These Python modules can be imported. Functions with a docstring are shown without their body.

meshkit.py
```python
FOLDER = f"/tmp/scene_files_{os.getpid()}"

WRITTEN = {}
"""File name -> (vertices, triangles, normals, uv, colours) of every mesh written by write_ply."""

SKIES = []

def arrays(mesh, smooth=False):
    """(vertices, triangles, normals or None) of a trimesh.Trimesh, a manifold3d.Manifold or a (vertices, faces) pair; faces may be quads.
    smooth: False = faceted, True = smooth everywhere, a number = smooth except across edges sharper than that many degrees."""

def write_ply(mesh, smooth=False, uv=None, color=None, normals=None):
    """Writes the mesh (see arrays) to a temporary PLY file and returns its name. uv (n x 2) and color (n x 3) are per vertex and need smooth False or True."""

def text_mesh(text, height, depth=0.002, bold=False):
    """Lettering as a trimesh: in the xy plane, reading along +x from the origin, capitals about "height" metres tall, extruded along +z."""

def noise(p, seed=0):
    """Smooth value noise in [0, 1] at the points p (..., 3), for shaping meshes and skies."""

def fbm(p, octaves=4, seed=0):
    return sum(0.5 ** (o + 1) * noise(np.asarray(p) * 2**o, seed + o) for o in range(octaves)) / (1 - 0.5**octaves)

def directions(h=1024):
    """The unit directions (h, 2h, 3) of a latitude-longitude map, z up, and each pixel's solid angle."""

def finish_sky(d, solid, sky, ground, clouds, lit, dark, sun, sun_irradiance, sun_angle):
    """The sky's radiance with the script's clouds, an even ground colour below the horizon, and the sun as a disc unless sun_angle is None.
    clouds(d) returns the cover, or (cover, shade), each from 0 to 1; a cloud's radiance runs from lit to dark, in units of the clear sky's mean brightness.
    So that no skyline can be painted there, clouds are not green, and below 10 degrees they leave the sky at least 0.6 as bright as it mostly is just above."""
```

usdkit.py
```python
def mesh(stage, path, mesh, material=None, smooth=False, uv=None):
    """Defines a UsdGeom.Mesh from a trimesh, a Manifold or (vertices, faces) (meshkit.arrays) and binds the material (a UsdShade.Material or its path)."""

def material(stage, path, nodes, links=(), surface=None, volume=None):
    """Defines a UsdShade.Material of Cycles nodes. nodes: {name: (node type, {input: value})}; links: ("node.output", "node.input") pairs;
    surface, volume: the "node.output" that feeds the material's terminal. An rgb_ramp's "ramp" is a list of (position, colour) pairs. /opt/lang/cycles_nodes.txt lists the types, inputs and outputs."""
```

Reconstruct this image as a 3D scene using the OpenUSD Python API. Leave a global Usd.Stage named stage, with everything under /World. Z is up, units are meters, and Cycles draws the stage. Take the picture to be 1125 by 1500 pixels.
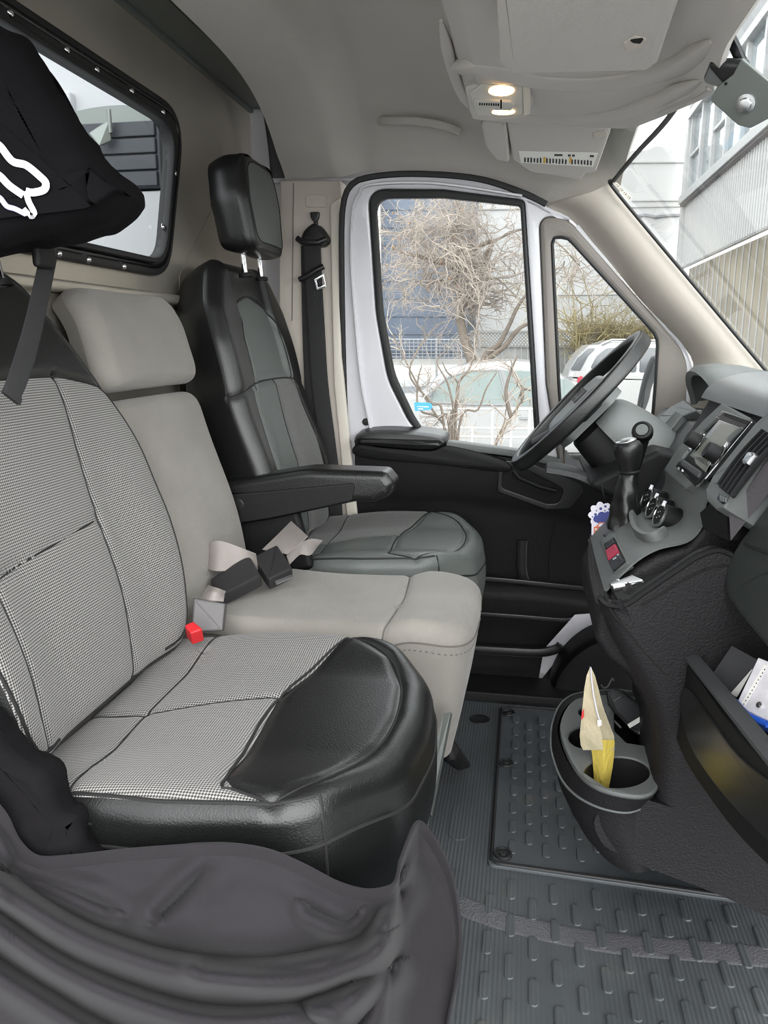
import math, random
import numpy as np, trimesh, manifold3d as m3, usdkit, meshkit
from shapely.geometry import Polygon, LineString, Point, box as sbox
from shapely import affinity
from pxr import Usd, UsdGeom, UsdLux, UsdShade, Gf, Sdf, Vt
random.seed(7); RNG = np.random.default_rng(7)
stage = Usd.Stage.CreateInMemory()
UsdGeom.SetStageUpAxis(stage, 'Z'); UsdGeom.SetStageMetersPerUnit(stage, 1.0)
UsdGeom.Xform.Define(stage, '/World'); stage.SetDefaultPrim(stage.GetPrimAtPath('/World'))

# ---------------------------------------------------------------- camera (x = towards the bonnet, y = across the cab to the driver's door, z up)
EYE = np.array([0.0, 0.0, 1.0])
_yaw = math.asin(208 / math.sqrt(208**2 + 250**2 + 1125**2)); _pit = math.atan(250 / 1125)
CR = np.array([math.cos(_yaw), math.sin(_yaw), 0.0])
CF = np.array([-math.sin(_yaw) * math.cos(_pit), math.cos(_yaw) * math.cos(_pit), -math.sin(_pit)])
CU = np.cross(CR, CF)
cam = UsdGeom.Camera.Define(stage, '/World/camera')
cam.AddTransformOp().Set(Gf.Matrix4d(*[float(x) for row in ((*CR, 0), (*CU, 0), (*(-CF), 0), (*EYE, 1)) for x in row]))
cam.CreateHorizontalApertureAttr(36.0); cam.CreateVerticalApertureAttr(48.0); cam.CreateFocalLengthAttr(36.0)
cam.CreateClippingRangeAttr(Gf.Vec2f(0.02, 500)); cam.CreateExposureAttr(0.25)

# ---------------------------------------------------------------- light: an even overcast sky, and the two bulbs of the dome lamp (built with the lamp)
sky = UsdLux.DomeLight.Define(stage, '/World/sky'); sky.CreateIntensityAttr(1.0); sky.CreateColorAttr(Gf.Vec3f(0.97, 0.985, 1.0))
hazesun = UsdLux.DistantLight.Define(stage, '/World/overcast_sun'); hazesun.CreateAngleAttr(70.0); hazesun.CreateIntensityAttr(1.1)
hazesun.AddRotateXYZOp().Set(Gf.Vec3f(64, 0, 28))

# ---------------------------------------------------------------- helpers: pixel to point, planes
def ray(px, py): return (px - 562.5) / 1125. * CR - (py - 750.) / 1125. * CU + CF
def at(px, py, X=None, Y=None, Z=None):
    d = ray(px, py); i, v = (0, X) if X is not None else (1, Y) if Y is not None else (2, Z)
    return EYE + d * (v - EYE[i]) / d[i]
def on(px, py, P0, n):
    d = ray(px, py); return EYE + d * (np.dot(n, np.asarray(P0) - EYE) / np.dot(n, d))
def unit(v): v = np.asarray(v, float); return v / np.linalg.norm(v)
def basis(n, up=(0, 0, 1)):
    n = unit(n); e1 = np.cross(up, n); e1 = unit(e1); return e1, np.cross(n, e1), n
def smooth01(t): t = np.clip(t, 0, 1); return t * t * (3 - 2 * t)
def catmull(pts, n=8, closed=False):
    P = np.asarray(pts, float); N = len(P); out = []
    segs = N if closed else N - 1
    for i in range(segs):
        if closed: p0, p1, p2, p3 = P[(i - 1) % N], P[i], P[(i + 1) % N], P[(i + 2) % N]
        else: p0, p1, p2, p3 = P[max(i - 1, 0)], P[i], P[i + 1], P[min(i + 2, N - 1)]
        t = np.linspace(0, 1, n, endpoint=False)[:, None]
        out.append(0.5 * (2 * p1 + (p2 - p0) * t + (2 * p0 - 5 * p1 + 4 * p2 - p3) * t**2 + (3 * p1 - p0 - 3 * p2 + p3) * t**3))
    if not closed: out.append(P[-1:])
    return np.vstack(out)
def resample(pts, n, closed=False):
    P = np.asarray(pts, float)
    if closed: P = np.vstack([P, P[:1]])
    s = np.r_[0, np.cumsum(np.linalg.norm(np.diff(P, axis=0), axis=1))]
    t = np.linspace(0, s[-1], n + 1)[:-1] if closed else np.linspace(0, s[-1], n)
    return np.stack([np.interp(t, s, P[:, k]) for k in range(P.shape[1])], 1)
def roundpoly(pts, r, n=6):
    """round the corners of a closed 2-D polygon; r: one radius or one per corner"""
    P = np.asarray(pts, float); N = len(P); rr = np.broadcast_to(r, N); out = []
    for i in range(N):
        a, b, c = P[i - 1], P[i], P[(i + 1) % N]
        u, v = a - b, c - b; lu, lv = np.linalg.norm(u), np.linalg.norm(v); u, v = u / lu, v / lv
        ang = math.acos(np.clip(u @ v, -1, 1))
        if rr[i] <= 0 or ang > 3.1: out.append(b[None]); continue
        d = min(rr[i] / math.tan(ang / 2), lu * .49, lv * .49)
        t = np.linspace(0, 1, n + 1)[:, None]
        out.append((1 - t)**2 * (b + u * d) + 2 * t * (1 - t) * b + t**2 * (b + v * d))
    return np.vstack(out)

# ---------------------------------------------------------------- helpers: meshes, all returned as trimesh
def TM(v, f): return trimesh.Trimesh(np.asarray(v, float), np.asarray(f, int), process=False)
def join(*ms): return trimesh.util.concatenate([m for m in ms if m is not None])
def quads(nu, nv, closeu=False, closev=False):
    iu = np.arange(nu if closeu else nu - 1); iv = np.arange(nv if closev else nv - 1)
    I, J = np.meshgrid(iu, iv, indexing='ij'); I2, J2 = (I + 1) % nu, (J + 1) % nv
    a, b, c, d = (I * nv + J).ravel(), (I2 * nv + J).ravel(), (I2 * nv + J2).ravel(), (I * nv + J2).ravel()
    return np.vstack([np.c_[a, b, c], np.c_[a, c, d]])
def grid(P, closeu=False, closev=False, flip=False):
    P = np.asarray(P, float); f = quads(P.shape[0], P.shape[1], closeu, closev)
    return TM(P.reshape(-1, 3), f[:, ::-1] if flip else f)
def sheet(P, t, flip=False):
    """a grid of points given the thickness t along its normals"""
    P = np.asarray(P, float); nu, nv = P.shape[:2]
    m = grid(P, flip=flip); n = meshkit.arrays(m, True)[2]
    v = np.vstack([m.vertices, m.vertices - n * t]); N = nu * nv; f = m.faces
    I = np.arange(N).reshape(nu, nv); loop = np.r_[I[:-1, 0], I[-1, :-1], I[:0:-1, -1], I[0, :0:-1]]; l2 = np.roll(loop, -1)
    side = np.vstack([np.c_[loop, loop + N, l2], np.c_[l2, loop + N, l2 + N]])
    if flip: side = side[:, ::-1]
    return TM(v, np.vstack([f, f[:, ::-1] + N, side[:, ::-1]]))
def tube(pts, r, n=10, closed=False, flat=None, upv=None, caps=True):
    """a swept round (or flat: (a, b) half axes) section; r scalar or per point"""
    P = np.asarray(pts, float); N = len(P)
    T = np.roll(P, -1, 0) - np.roll(P, 1, 0) if closed else np.gradient(P, axis=0)
    T /= np.maximum(np.linalg.norm(T, axis=1, keepdims=True), 1e-12)
    if upv is None:
        ref = np.array([0, 0, 1.]) if abs(T[0, 2]) < .9 else np.array([1., 0, 0])
        u = unit(ref - T[0] * (ref @ T[0])); Us = []
        for t in T: u = unit(u - t * (u @ t)); Us.append(u)
        Us = np.array(Us)
    else:
        upv = np.broadcast_to(upv, P.shape); Us = upv - T * (upv * T).sum(1, keepdims=True); Us /= np.linalg.norm(Us, axis=1, keepdims=True)
    V = np.cross(T, Us); th = np.linspace(0, 2 * np.pi, n, endpoint=False)
    fa, fb = flat if flat is not None else (1, 1); rr = np.broadcast_to(r, N)[:, None, None] if flat is None else np.broadcast_to(r, N)[:, None, None]
    pw = lambda x: np.sign(x) * np.abs(x)**(.5 if flat is not None else 1)
    G = P[:, None] + rr * (Us[:, None] * (pw(np.cos(th)) * fa)[None, :, None] + V[:, None] * (pw(np.sin(th)) * fb)[None, :, None])
    m = grid(G, closeu=closed, closev=True)
    if closed or not caps: return m
    v = np.vstack([m.vertices, P[:1], P[-1:]]); k = np.arange(n); k2 = (k + 1) % n; b = (N - 1) * n
    return TM(v, np.vstack([m.faces, np.c_[k2 * 0 + N * n, k, k2][:, [0, 1, 2]], np.c_[k * 0 + N * n + 1, b + k2, b + k]]))
def lathe(prof, n=32, origin=(0, 0, 0), axis=(0, 0, 1)):
    """prof: (radius, height) pairs, from bottom to top, turned about the axis"""
    pr = np.asarray(prof, float); th = np.linspace(0, 2 * np.pi, n, endpoint=False); e1, e2, e3 = basis(axis, (0, 0, 1) if abs(unit(axis)[2]) < .9 else (1, 0, 0))
    G = np.asarray(origin) + pr[:, 0][:, None, None] * (np.cos(th)[None, :, None] * e1 + np.sin(th)[None, :, None] * e2) + pr[:, 1][:, None, None] * e3
    return grid(G, closev=True, flip=True)
def rbox(c, s, r=.004, seg=12, M=None):
    """rounded box: centre, full sizes, corner radius; M: 3x3 whose columns are its axes"""
    s = np.asarray(s, float) / 2; r = min(r, s.min() * .98); ball = m3.Manifold.sphere(r, seg); q = s - r
    h = m3.Manifold.batch_hull([ball.translate([a * q[0], b * q[1], d * q[2]]) for a in (-1, 1) for b in (-1, 1) for d in (-1, 1)])
    mm = h.to_mesh(); v = np.array(mm.vert_properties[:, :3], float)
    if M is not None: v = v @ np.asarray(M).T
    return TM(v + np.asarray(c), mm.tri_verts)
def _inset(ring, b):
    P = np.asarray(ring, float); e = np.roll(P, -1, 0) - P; e /= np.maximum(np.linalg.norm(e, axis=1, keepdims=True), 1e-12)
    n = np.stack([-e[:, 1], e[:, 0]], 1); n0 = np.roll(n, 1, 0); m = n + n0; L = (m * m).sum(1, keepdims=True)
    return P + 2 * b * m / np.maximum(L, .7)
def slab(poly, h, bevel=0., steps=2):
    """extrude a shapely polygon (holes too) from z = 0 to h with a rounded upper edge"""
    if poly.geom_type != 'Polygon': return join(*[slab(g, h, bevel, steps) for g in poly.geoms])
    from shapely.geometry.polygon import orient
    poly = orient(poly, 1.0); rings = [np.array(poly.exterior.coords)[:-1]] + [np.array(r.coords)[:-1] for r in poly.interiors]
    lev = [(0, 0)] + ([(b * bevel, h - bevel + bevel * a) for b, a in [(1 - math.cos(k / steps * math.pi / 2), math.sin(k / steps * math.pi / 2)) for k in range(steps + 1)]] if bevel > 0 else [(0, h)])
    V, Fs, tops, bots, n0 = [], [], [], [], 0
    for r in rings:
        N = len(r)
        for b, z in lev: V.append(np.c_[_inset(r, b), np.full(N, z)])
        q = quads(len(lev), N, closev=True) + n0; Fs.append(q[:, ::-1]); bots.append(np.arange(N) + n0); n0 += N * len(lev); tops.append(np.arange(N) + n0 - N)
    V = np.vstack(V); ends = np.cumsum([len(r) for r in rings])
    import mapbox_earcut as ec
    for idx, fl in ((tops, 0), (bots, 1)):
        I = np.concatenate(idx); t = ec.triangulate_float64(V[I][:, :2], ends.astype(np.uint32)).reshape(-1, 3)
        a, b, c = (V[I][t[:, k], :2] for k in range(3)); s = (b[:, 0] - a[:, 0]) * (c[:, 1] - a[:, 1]) - (b[:, 1] - a[:, 1]) * (c[:, 0] - a[:, 0])
        t = np.where((s < 0)[:, None], t[:, ::-1], t)
        Fs.append(I[t[:, ::-1] if fl else t])
    return TM(V, np.vstack(Fs))
def place(m, O, e1, e2, e3):
    """a mesh modelled in a local frame put where that frame stands"""
    M = np.stack([e1, e2, e3], 1); f = m.faces if np.linalg.det(M) > 0 else m.faces[:, ::-1]
    return TM(np.asarray(m.vertices) @ M.T + np.asarray(O), f)
def face(outline, P0, n, h, bevel=0., holes=(), up=(0, 0, 1), back=0.):
    """a plate in the plane (P0, n) whose outline is seen through the given photo points; stands out by h towards n"""
    e1, e2, n = basis(n, up); loc = lambda q: [((on(*p, P0, n) - P0) @ e1, (on(*p, P0, n) - P0) @ e2) for p in q]
    pg = Polygon(loc(outline), [loc(q) for q in holes])
    if not pg.is_valid: pg = pg.buffer(0)
    return place(slab(pg, h + back, bevel), np.asarray(P0) - back * n, e1, e2, n)
def hull(spheres, seg=16):
    h = m3.Manifold.batch_hull([m3.Manifold.sphere(r, seg).translate(list(map(float, c))) for c, r in spheres]).to_mesh()
    return TM(h.vert_properties[:, :3], h.tri_verts)
def loft(sections, cap=True, closed=True):
    S = np.asarray(sections, float); m = grid(S, closev=closed)
    if not cap: return m
    n = S.shape[1]; v = np.vstack([m.vertices, S[0].mean(0)[None], S[-1].mean(0)[None]]); N = len(S) * n; k = np.arange(n); k2 = (k + 1) % n; b = N - n
    out = TM(v, np.vstack([m.faces, np.c_[k * 0 + N, k, k2], np.c_[k * 0 + N + 1, b + k2, b + k]]))
    if out.volume < 0: out = TM(out.vertices, out.faces[:, ::-1])
    return out

# ---------------------------------------------------------------- helpers: the scene's objects
_used = {}
def numbered(path):
    k = _used.get(path, -1) + 1; _used[path] = k; return path if k == 0 else f'{path}_{k:03d}'
def tag(o, label=None, cat=None, group=None, kind=None):
    p = o if isinstance(o, Usd.Prim) else o.GetPrim()
    for k, v in (('label', label), ('category', cat), ('group', group), ('kind', kind)):
        if v: p.SetCustomDataByKey(k, v)
    return p
def path_of(o): return '/World' if o is None else str(o.GetPath())
def obj(name, mesh, mat, parent=None, label=None, smooth=40, uv=None, kind=None):
    if uv is not None: smooth = True
    mesh = TM(mesh.vertices, mesh.faces) if isinstance(mesh, trimesh.Trimesh) else mesh
    p = usdkit.mesh(stage, numbered(path_of(parent) + '/' + name), mesh, mat, smooth=smooth, uv=uv).GetPrim()
    return tag(p, label, kind=kind)
def thing(name, label, cat, loc=(0, 0, 0), group=None, kind=None):
    x = UsdGeom.Xform.Define(stage, numbered('/World/' + name))
    if any(loc): x.AddTranslateOp().Set(Gf.Vec3d(*map(float, loc)))
    return tag(x, label, cat, group, kind)
def solid(name, mesh, mat, label, cat, group=None, kind=None, smooth=40):
    return tag(obj(name, mesh, mat, None, smooth=smooth), label, cat, group, kind)

# ---------------------------------------------------------------- materials
UsdGeom.Scope.Define(stage, '/World/Looks')
def sk(h): return tuple((c / 255 / 12.92 if c / 255 < .04045 else ((c / 255 + .055) / 1.055)**2.4) for c in h)
def mat(name, col, rough=.5, metal=0., spec=.5, noise=None, bump=None, var=0., coat=0., sheen=0., emit=None, trans=0., aniso=0., alpha=None):
    """principled, with optional colour variation (var over noise scale) and bump: (scale, distance, detail)"""
    p = {'base_color': col, 'roughness': rough, 'metallic': metal, 'specular_ior_level': spec, 'coat_weight': coat, 'sheen_weight': sheen, 'transmission_weight': trans, 'anisotropic': aniso}
    if emit: p['emission_color'], p['emission_strength'] = emit
    if alpha is not None: p['alpha'] = alpha
    nodes, links = {'g': ('texture_coordinate', {}), 'p': ('principled_bsdf', p)}, []
    if var:
        nodes['n'] = ('noise_texture', {'scale': noise or 6., 'detail': 4.}); links.append(('g.object', 'n.vector'))
        nodes['r'] = ('rgb_ramp', {'ramp': [(.3, tuple(c * (1 - var) for c in col)), (.7, tuple(min(1, c * (1 + var)) for c in col))]})
        links += [('n.fac', 'r.fac'), ('r.color', 'p.base_color')]
    if bump:
        nodes['bn'] = ('noise_texture', {'scale': bump[0], 'detail': bump[2] if len(bump) > 2 else 3.}); nodes['b'] = ('bump', {'distance': bump[1], 'strength': 1.0})
        links += [('g.object', 'bn.vector'), ('bn.fac', 'b.height'), ('b.normal', 'p.normal')]
    return usdkit.material(stage, '/World/Looks/' + name, nodes, links, surface='p.BSDF')
def weave_mat(name, light, dark, k, rough=.75):
    """two-tone cloth: small offset dots on the mesh's own metre grid"""
    n = {'uv': ('uvmap', {'attribute': 'st'}), 'm': ('mapping', {'scale': (k, k, k), 'rotation': (0, 0, math.radians(45))}), 'c': ('checker_texture', {'color1': light, 'color2': dark, 'scale': 1.0}),
         'ns': ('noise_texture', {'scale': 900., 'detail': 2.}), 'mx': ('mix_color', {'blend_type': 'multiply', 'fac': .5}), 'b': ('bump', {'distance': .0006, 'strength': .7}), 'p': ('principled_bsdf', {'roughness': rough, 'sheen_weight': .15})}
    return usdkit.material(stage, '/World/Looks/' + name, n, [('uv.UV', 'm.vector'), ('m.vector', 'c.vector'), ('uv.UV', 'ns.vector'), ('c.color', 'mx.a'), ('ns.fac', 'mx.b'), ('c.fac', 'b.height'), ('mx.result', 'p.base_color'), ('b.normal', 'p.normal')], surface='p.BSDF')
def pane_mat(name, tint=(1, 1, 1), k=.6):
    n = {'t': ('transparent_bsdf', {'color': tint}), 'g': ('glossy_bsdf', {'color': (k, k, k), 'roughness': 0.0}), 'f': ('fresnel', {'IOR': 1.45}), 'ge': ('geometry', {}), 'i': ('math', {'math_type': 'subtract', 'value1': 1.0}), 'x': ('math', {'math_type': 'multiply'}), 'm': ('mix_closure', {})}
    return usdkit.material(stage, '/World/Looks/' + name, n, [('ge.backfacing', 'i.value2'), ('f.fac', 'x.value1'), ('i.value', 'x.value2'), ('x.value', 'm.fac'), ('t.BSDF', 'm.closure1'), ('g.BSDF', 'm.closure2')], surface='m.closure')

M = {}
M['leather'] = mat('black_leather', (.0060, .0062, .0062), .34, spec=.5, bump=(420, .0004, 2))
M['leather_seam'] = mat('black_thread', (.006, .006, .006), .7)
M['weave'] = weave_mat('light_weave', (.35, .34, .325), (.035, .033, .032), 400)
M['weave_dark'] = weave_mat('grey_weave', (.20, .20, .19), (.045, .047, .045), 400)
M['leather_grey'] = mat('grey_green_leather', (.088, .097, .092), .46, bump=(420, .0006, 2))
M['cloth'] = mat('warm_grey_cloth', (.205, .192, .172), .85, sheen=.15, bump=(700, .0007, 2), var=.1, noise=9)
M['headliner'] = mat('headliner_cloth', (.44, .42, .39), .9, bump=(500, .0006, 2), var=.04, noise=5)
M['beige'] = mat('beige_plastic', (.50, .455, .40), .55, bump=(900, .0003, 2))
M['cream'] = mat('cream_plastic', (.58, .54, .47), .5)
M['greige'] = mat('greige_plastic', (.20, .18, .162), .6, bump=(900, .0003, 2))
M['console_grey'] = mat('overhead_plastic', (.47, .445, .42), .62, bump=(800, .0004, 2))
M['black'] = mat('black_plastic', (.0065, .0065, .007), .55, spec=.28, bump=(650, .0005, 3))
M['black_grain'] = mat('grained_black_plastic', (.0095, .0082, .0094), .6, spec=.35, bump=(330, .0014, 4))
M['black_smooth'] = mat('smooth_black_plastic', (.012, .012, .013), .35)
M['dash_grey'] = mat('dash_dark_grey', (.045, .047, .049), .55, bump=(650, .0005, 3))
M['dash_mid'] = mat('dash_mid_grey', (.115, .124, .121), .5, bump=(650, .0004, 3))
M['gloss'] = mat('gloss_black', (.005, .005, .006), .2, spec=.35)
M['rubber'] = mat('black_rubber', (.01, .01, .011), .55)
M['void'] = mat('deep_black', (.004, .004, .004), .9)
M['white'] = mat('white_paint', (.62, .615, .645), .28, coat=.5)
M['chrome'] = mat('chrome', (.82, .83, .84), .12, metal=1.)
M['satin'] = mat('satin_silver', (.55, .56, .57), .32, metal=1.)
M['zinc'] = mat('zinc_bracket', (.16, .175, .165), .45, metal=.6)
# ================================================================ SETTING: cab floor, bulkhead, headliner, pillars, door, windscreen
def floor_mat(name, col, rough, pitch):
    """rubber sheet with fine ribs along the cab and dusty patches"""
    n = {'g': ('texture_coordinate', {}), 'w': ('wave_texture', {'wave_type': 'bands', 'bands_direction': 'x', 'scale': 2 * math.pi / 20 / pitch}), 'b': ('bump', {'distance': .0012, 'strength': .4}),
         'n': ('noise_texture', {'scale': 5., 'detail': 6., 'roughness': .65}), 'r': ('rgb_ramp', {'ramp': [(.35, col), (.6, tuple(c * 1.25 for c in col)), (.75, (.11, .104, .09))]}), 'rr': ('map_range', {'to_min': rough - .1, 'to_max': rough + .18}), 'p': ('principled_bsdf', {'specular_ior_level': .5})}
    return usdkit.material(stage, '/World/Looks/' + name, n, [('g.object', 'w.vector'), ('g.object', 'n.vector'), ('w.fac', 'b.height'), ('n.fac', 'r.fac'), ('r.color', 'p.base_color'), ('n.fac', 'rr.value'), ('rr.result', 'p.roughness'), ('b.normal', 'p.normal')], surface='p.BSDF')
M['floor'] = floor_mat('ribbed_floor_rubber', (.058, .064, .068), .42, .0075)
M['mat'] = floor_mat('loose_mat_rubber', (.05, .057, .062), .4, .5)
def steel_mat():
    n = {'g': ('texture_coordinate', {}), 'm': ('mapping', {'scale': (1, 3, 90)}), 'n': ('noise_texture', {'scale': 9., 'detail': 4.}), 'b': ('bump', {'distance': .0003, 'strength': .5}), 'n2': ('noise_texture', {'scale': 2.2, 'detail': 3.}),
         'r': ('rgb_ramp', {'ramp': [(.3, (.46, .425, .37)), (.7, (.62, .58, .51))]}), 'rr': ('map_range', {'to_min': .32, 'to_max': .5}), 'p': ('principled_bsdf', {'metallic': .72})}
    return usdkit.material(stage, '/World/Looks/brushed_steel', n, [('g.object', 'm.vector'), ('m.vector', 'n.vector'), ('n.fac', 'b.height'), ('g.object', 'n2.vector'), ('n2.fac', 'r.fac'), ('r.color', 'p.base_color'), ('n2.fac', 'rr.value'), ('rr.result', 'p.roughness'), ('b.normal', 'p.normal')], surface='p.BSDF')
M['steel'] = steel_mat()
M['pane'] = pane_mat('window_glass', (.97, .985, .98))
M['pane_dark'] = pane_mat('bulkhead_glass', (.86, .88, .88))

# ---- floor
fl = thing('floor', 'dark grey ribbed rubber cab floor with rows of raised pill studs', 'floor', kind='structure')
obj('rubber_sheet', slab(sbox(-.80, .42, .95, 2.17), .03), M['floor'], fl)
fl_z = 0.03
def pill(w, l, h, x, y, z, rot=0., bev=.0022):
    g = affinity.rotate(LineString([(0, -(l - w) / 2), (0, (l - w) / 2)]).buffer(w / 2, 4), rot, origin=(0, 0))
    return place(slab(g, h, bev, 2), (x, y, z), (1, 0, 0), (0, 1, 0), (0, 0, 1))
stage.GetPrimAtPath('/World/floor/rubber_sheet').GetAttribute('points')  # sheet top lies at z = 0
UsdGeom.Xformable(fl).AddTranslateOp().Set(Gf.Vec3d(0, 0, -.03))
studs = []
for i in range(16):
    for j in range(10):
        x = -.026 + i * .0385; y = .58 + j * .092 + (.046 if i % 2 else 0)
        if y > 1.285 - .02 * (i / 17): continue
        studs.append(pill(.0165, .054, .0030, x, y, .03))
obj('raised_studs', join(*studs), M['floor'], fl, kind='stuff')
big = [pill(.045, .125, .0016, x, y, .03, 0, .001) for x, y in ((-.098, 1.46), (-.095, 1.24), (-.10, 1.02))]
obj('flat_pads', join(*big), M['floor'], fl, kind='stuff')
obj('anchor_recess', lathe([(.0, .0305), (.018, .0305), (.021, .0325), (.026, .0325), (.028, .03)], 24, (-.083, 1.925, 0)), M['rubber'], fl)
def worn_mat():
    n = {'g': ('texture_coordinate', {}), 'v': ('voronoi_texture', {'scale': 260.}), 'b': ('bump', {'distance': .001, 'strength': .7}), 'p': ('principled_bsdf', {'base_color': (.10, .10, .108), 'roughness': .3})}
    return usdkit.material(stage, '/World/Looks/worn_rubber', n, [('g.object', 'v.vector'), ('v.distance', 'b.height'), ('b.normal', 'p.normal')], surface='p.BSDF')
M['worn'] = worn_mat()
obj('worn_ridge', tube([at(x, y, Z=.0) + np.array([0, 0, .0295]) for x, y in catmull([(640, 1305), (700, 1336), (790, 1362), (900, 1382), (1010, 1392), (1130, 1402)], 8)], 1, 12, flat=(.0022, .024), upv=(0, 0, 1)), M['worn'], fl)
obj('sill_plate', join(slab(sbox(-.14, 2.03, .34, 2.16), .03, .006)).apply_translation((0, 0, .03)), M['black'], fl)

# ---- bulkhead behind the seats
wr = thing('wall_rear', 'brushed steel bulkhead behind the seats with a riveted window opening', 'wall', kind='structure')
def yz(pg, h, x, bevel=0.): return place(slab(pg, h, bevel), (x, 0, 0), (0, 1, 0), (0, 0, 1), (1, 0, 0))
w_out = Polygon(roundpoly([(1.03, 1.135), (1.685, 1.135), (1.785, 1.30), (1.785, 1.505), (1.03, 1.505)], (.09, .10, .3, .085, .09), 10))
w_out = Polygon(roundpoly([(1.01, 1.137), (1.665, 1.137), (1.797, 1.508), (1.01, 1.508)], (.09, .11, .085, .09), 12))
w_in = Polygon(roundpoly([(1.06, 1.172), (1.625, 1.172), (1.717, 1.458), (1.06, 1.458)], (.06, .075, .06, .06), 12))
bulk = Polygon([(.45, 0), (2.29, 0), (2.29, 1.36), (2.335, 1.50), (2.335, 1.56), (2.285, 1.645), (.45, 1.645)])
obj('steel_sheet', yz(bulk.difference(w_out.buffer(-.02)), .006, -.806), M['steel'], wr)
obj('bottom_ledge', rbox((-.785, 1.2, 1.092), (.03, 1.5, .02), .006), M['steel'], wr)
bend = np.array([(-.799, 1.965, 1.33), (-.765, 2.215, 1.40), (-.765, 2.215, .80), (-.799, 1.70, .80), (-.799, 1.75, 1.15)])
c0 = bend.mean(0)
t2 = thing('trim_2', 'slanted steel side panel joining the bulkhead to the door pillar', 'side panel', kind='structure')
obj('panel', join(loft([bend, bend + np.array([-.006, .003, 0])])), M['steel'], t2, smooth=False)
obj('rivet', lathe([(.007, 0), (.0065, .003), (.003, .005), (0, .0055)], 16, at(391, 422, X=-.775) + np.array([.003, 0, 0]), (1, 0, 0)), M['satin'], t2)
# steel channel along the top, back edge of the headliner
obj('top_channel', join(rbox((-.735, 1.36, 1.648), (.135, 1.84, .008), .002), rbox((-.795, 1.36, 1.66), (.012, 1.84, .05), .002)), M['zinc'], wr)

wn = thing('window_1', 'rounded bulkhead window in a black frame held by bright screws', 'window', kind='structure')
obj('frame', yz(w_out.difference(w_in), .016, -.798, .005), M['rubber'], wn)
obj('gasket', join(tube(np.c_[np.full(80, -.783), resample(np.array(w_in.buffer(.006).exterior.coords)[:-1], 80, True)], 1, 12, True, flat=(.012, .006), upv=(1, 0, 0))), M['rubber'], wn)
obj('frame_bead', tube(np.c_[np.full(80, -.785), resample(np.array(w_out.buffer(-.018).exterior.coords)[:-1], 80, True)], .006, 10, True), M['gloss'], wn)
obj('pane', yz(w_in.buffer(.004), .004, -.80), M['pane_dark'], wn)
for q in ((14, 19), (97, 73), (141, 102), (192, 133), (238, 164), (256, 254), (238, 332), (181, 390), (129, 380), (86, 371)):
    s = at(*q, X=-.783)
    b = obj('screw', lathe([(.0065, 0), (.0065, .002), (.0045, .0045), (.002, .0052), (0, .0048)], 18, s, (1, 0, 0)), M['chrome'], wn)

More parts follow.
